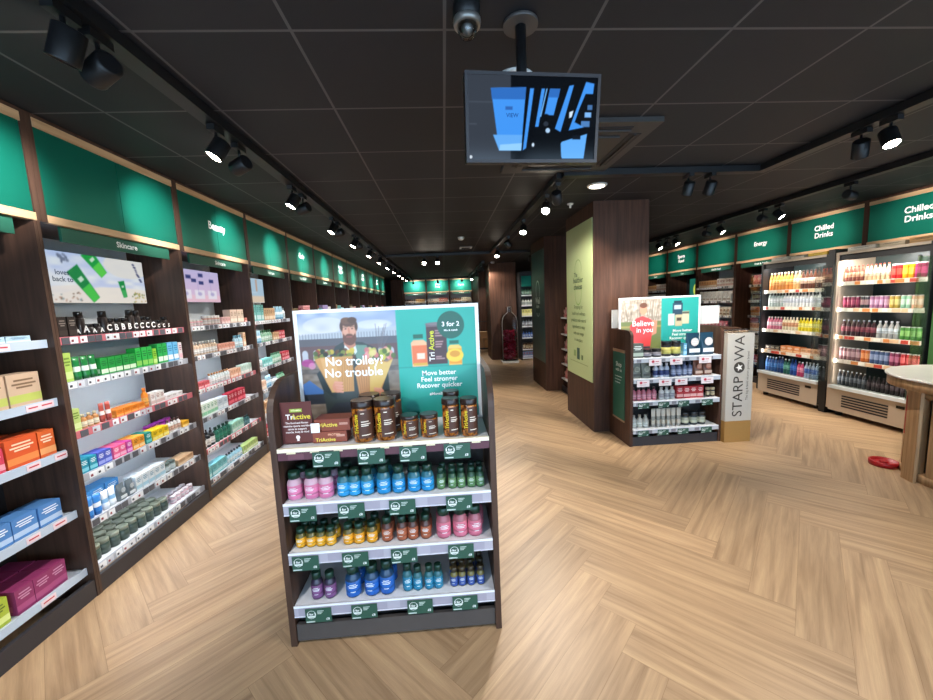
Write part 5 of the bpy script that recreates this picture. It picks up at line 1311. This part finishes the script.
# cassette air unit
simple('ac_grey', '393634', .5)
ac = empty('air_conditioning_cassette', 'square ceiling air conditioning cassette partly hidden by the monitor', 'air conditioner', (.965, 2.85, 2.69))
b = MB('ac_grey'); s_ = .44
b.box(-s_, s_, -s_, s_, -.03, -.001); b.build('frame', ac)
MB('ac_grey').box(-.25, .25, -.25, .25, -.045, -.031).build('intake_panel', ac)
for q in range(4):
    b = MB('back_black'); b.T = Matrix.Rotation(q*PI/2, 4, 'Z'); b.box(-.28, .28, -.38, -.30, -.034, -.0305); b.build('outlet', ac)
    b = MB('ac_grey'); b.T = Matrix.Rotation(q*PI/2, 4, 'Z'); b.box(-.28, .28, -.345, -.335, -.045, -.0345); b.build('louvre', ac)
for i, (x, y, lab) in enumerate([(1.54, 3.78, 'round lit recessed downlight in the ceiling before the nearest pillar'), (.40, 2.0, 'round white ceiling downlight showing above the monitor')]):
    e_ = empty('downlight', lab, 'downlight', (x, y, 2.69))
    MB('white_plastic').lathe([(.085,-.012),(.095,-.001)], n=28).build('trim_ring', e_); MB('downlight').lathe([(.07,-.014),(.07,-.0125)], n=28).build('diffuser', e_)
for i, (x, y, lab) in enumerate([(.335, 6.4, 'white smoke detector on the aisle ceiling'), (1.35, 10.3, 'white smoke detector on the ceiling beyond the crossing track')]):
    e_ = empty('smoke_detector', lab, 'smoke detector', (x, y, 2.69)); MB('white_plastic').lathe([(.03,-.05),(.05,-.035),(.055,-.001)], n=20).build('body', e_)
e_ = empty('ceiling_vent', 'small white square vent in the aisle ceiling beyond the smoke detector', 'vent', (.48, 7.6, 2.69)); MB('white_plastic').box(-.12,.12,-.12,.12,-.008,-.001).build('frame', e_); MB('back_black').box(-.08,.08,-.08,.08,-.01,-.0085).build('grille', e_)
e_ = empty('sprinkler_head', 'small sprinkler head in the ceiling beside the nearest pillar', 'sprinkler', (1.50, 4.45, 2.69)); MB('white_plastic').lathe([(.012,-.05),(.012,-.02),(.035,-.012),(.035,-.001)], n=14).build('body', e_)

# ------------------------------------------------------------------ daylight, camera, view
w = bpy.data.worlds.new('daylight'); sc.world = w; w.use_nodes = True
bg = w.node_tree.nodes['Background']; bg.inputs[0].default_value = (.50, .74, 1., 1); bg.inputs[1].default_value = 3.4
cam = bpy.data.cameras.new('camera'); co = bpy.data.objects.new('camera', cam); C.objects.link(co); sc.camera = co
F_, YAW, PIT, ROL = 381.2, .0539, .1198, .0432
cam.sensor_width = 36; cam.lens = F_/933*36; cam.clip_start = .05; cam.clip_end = 100
f = Vector((math.sin(YAW)*math.cos(PIT), math.cos(YAW)*math.cos(PIT), -math.sin(PIT)))
r = Vector((math.cos(YAW), -math.sin(YAW), 0)); u = r.cross(f)
r2 = r*math.cos(ROL)-u*math.sin(ROL); u2 = u*math.cos(ROL)+r*math.sin(ROL)
M = Matrix((r2, u2, -f)).transposed().to_4x4(); M.translation = (0, 0, 1.6); co.matrix_world = M
vs = sc.view_settings; vs.view_transform = 'Standard'; vs.look = 'None'; vs.gamma = 1; vs.use_curve_mapping = False; vs.exposure = 0.64
sc.cycles.use_denoising = True; sc.cycles.max_bounces = 6; sc.cycles.diffuse_bounces = 3; sc.cycles.transparent_max_bounces = 12; sc.cycles.caustics_reflective = False; sc.cycles.caustics_refractive = False
sc.cycles.sample_clamp_indirect = 4
for c in bpy.data.objects:
    if c.type == 'EMPTY' and not c.children: bpy.data.objects.remove(c)
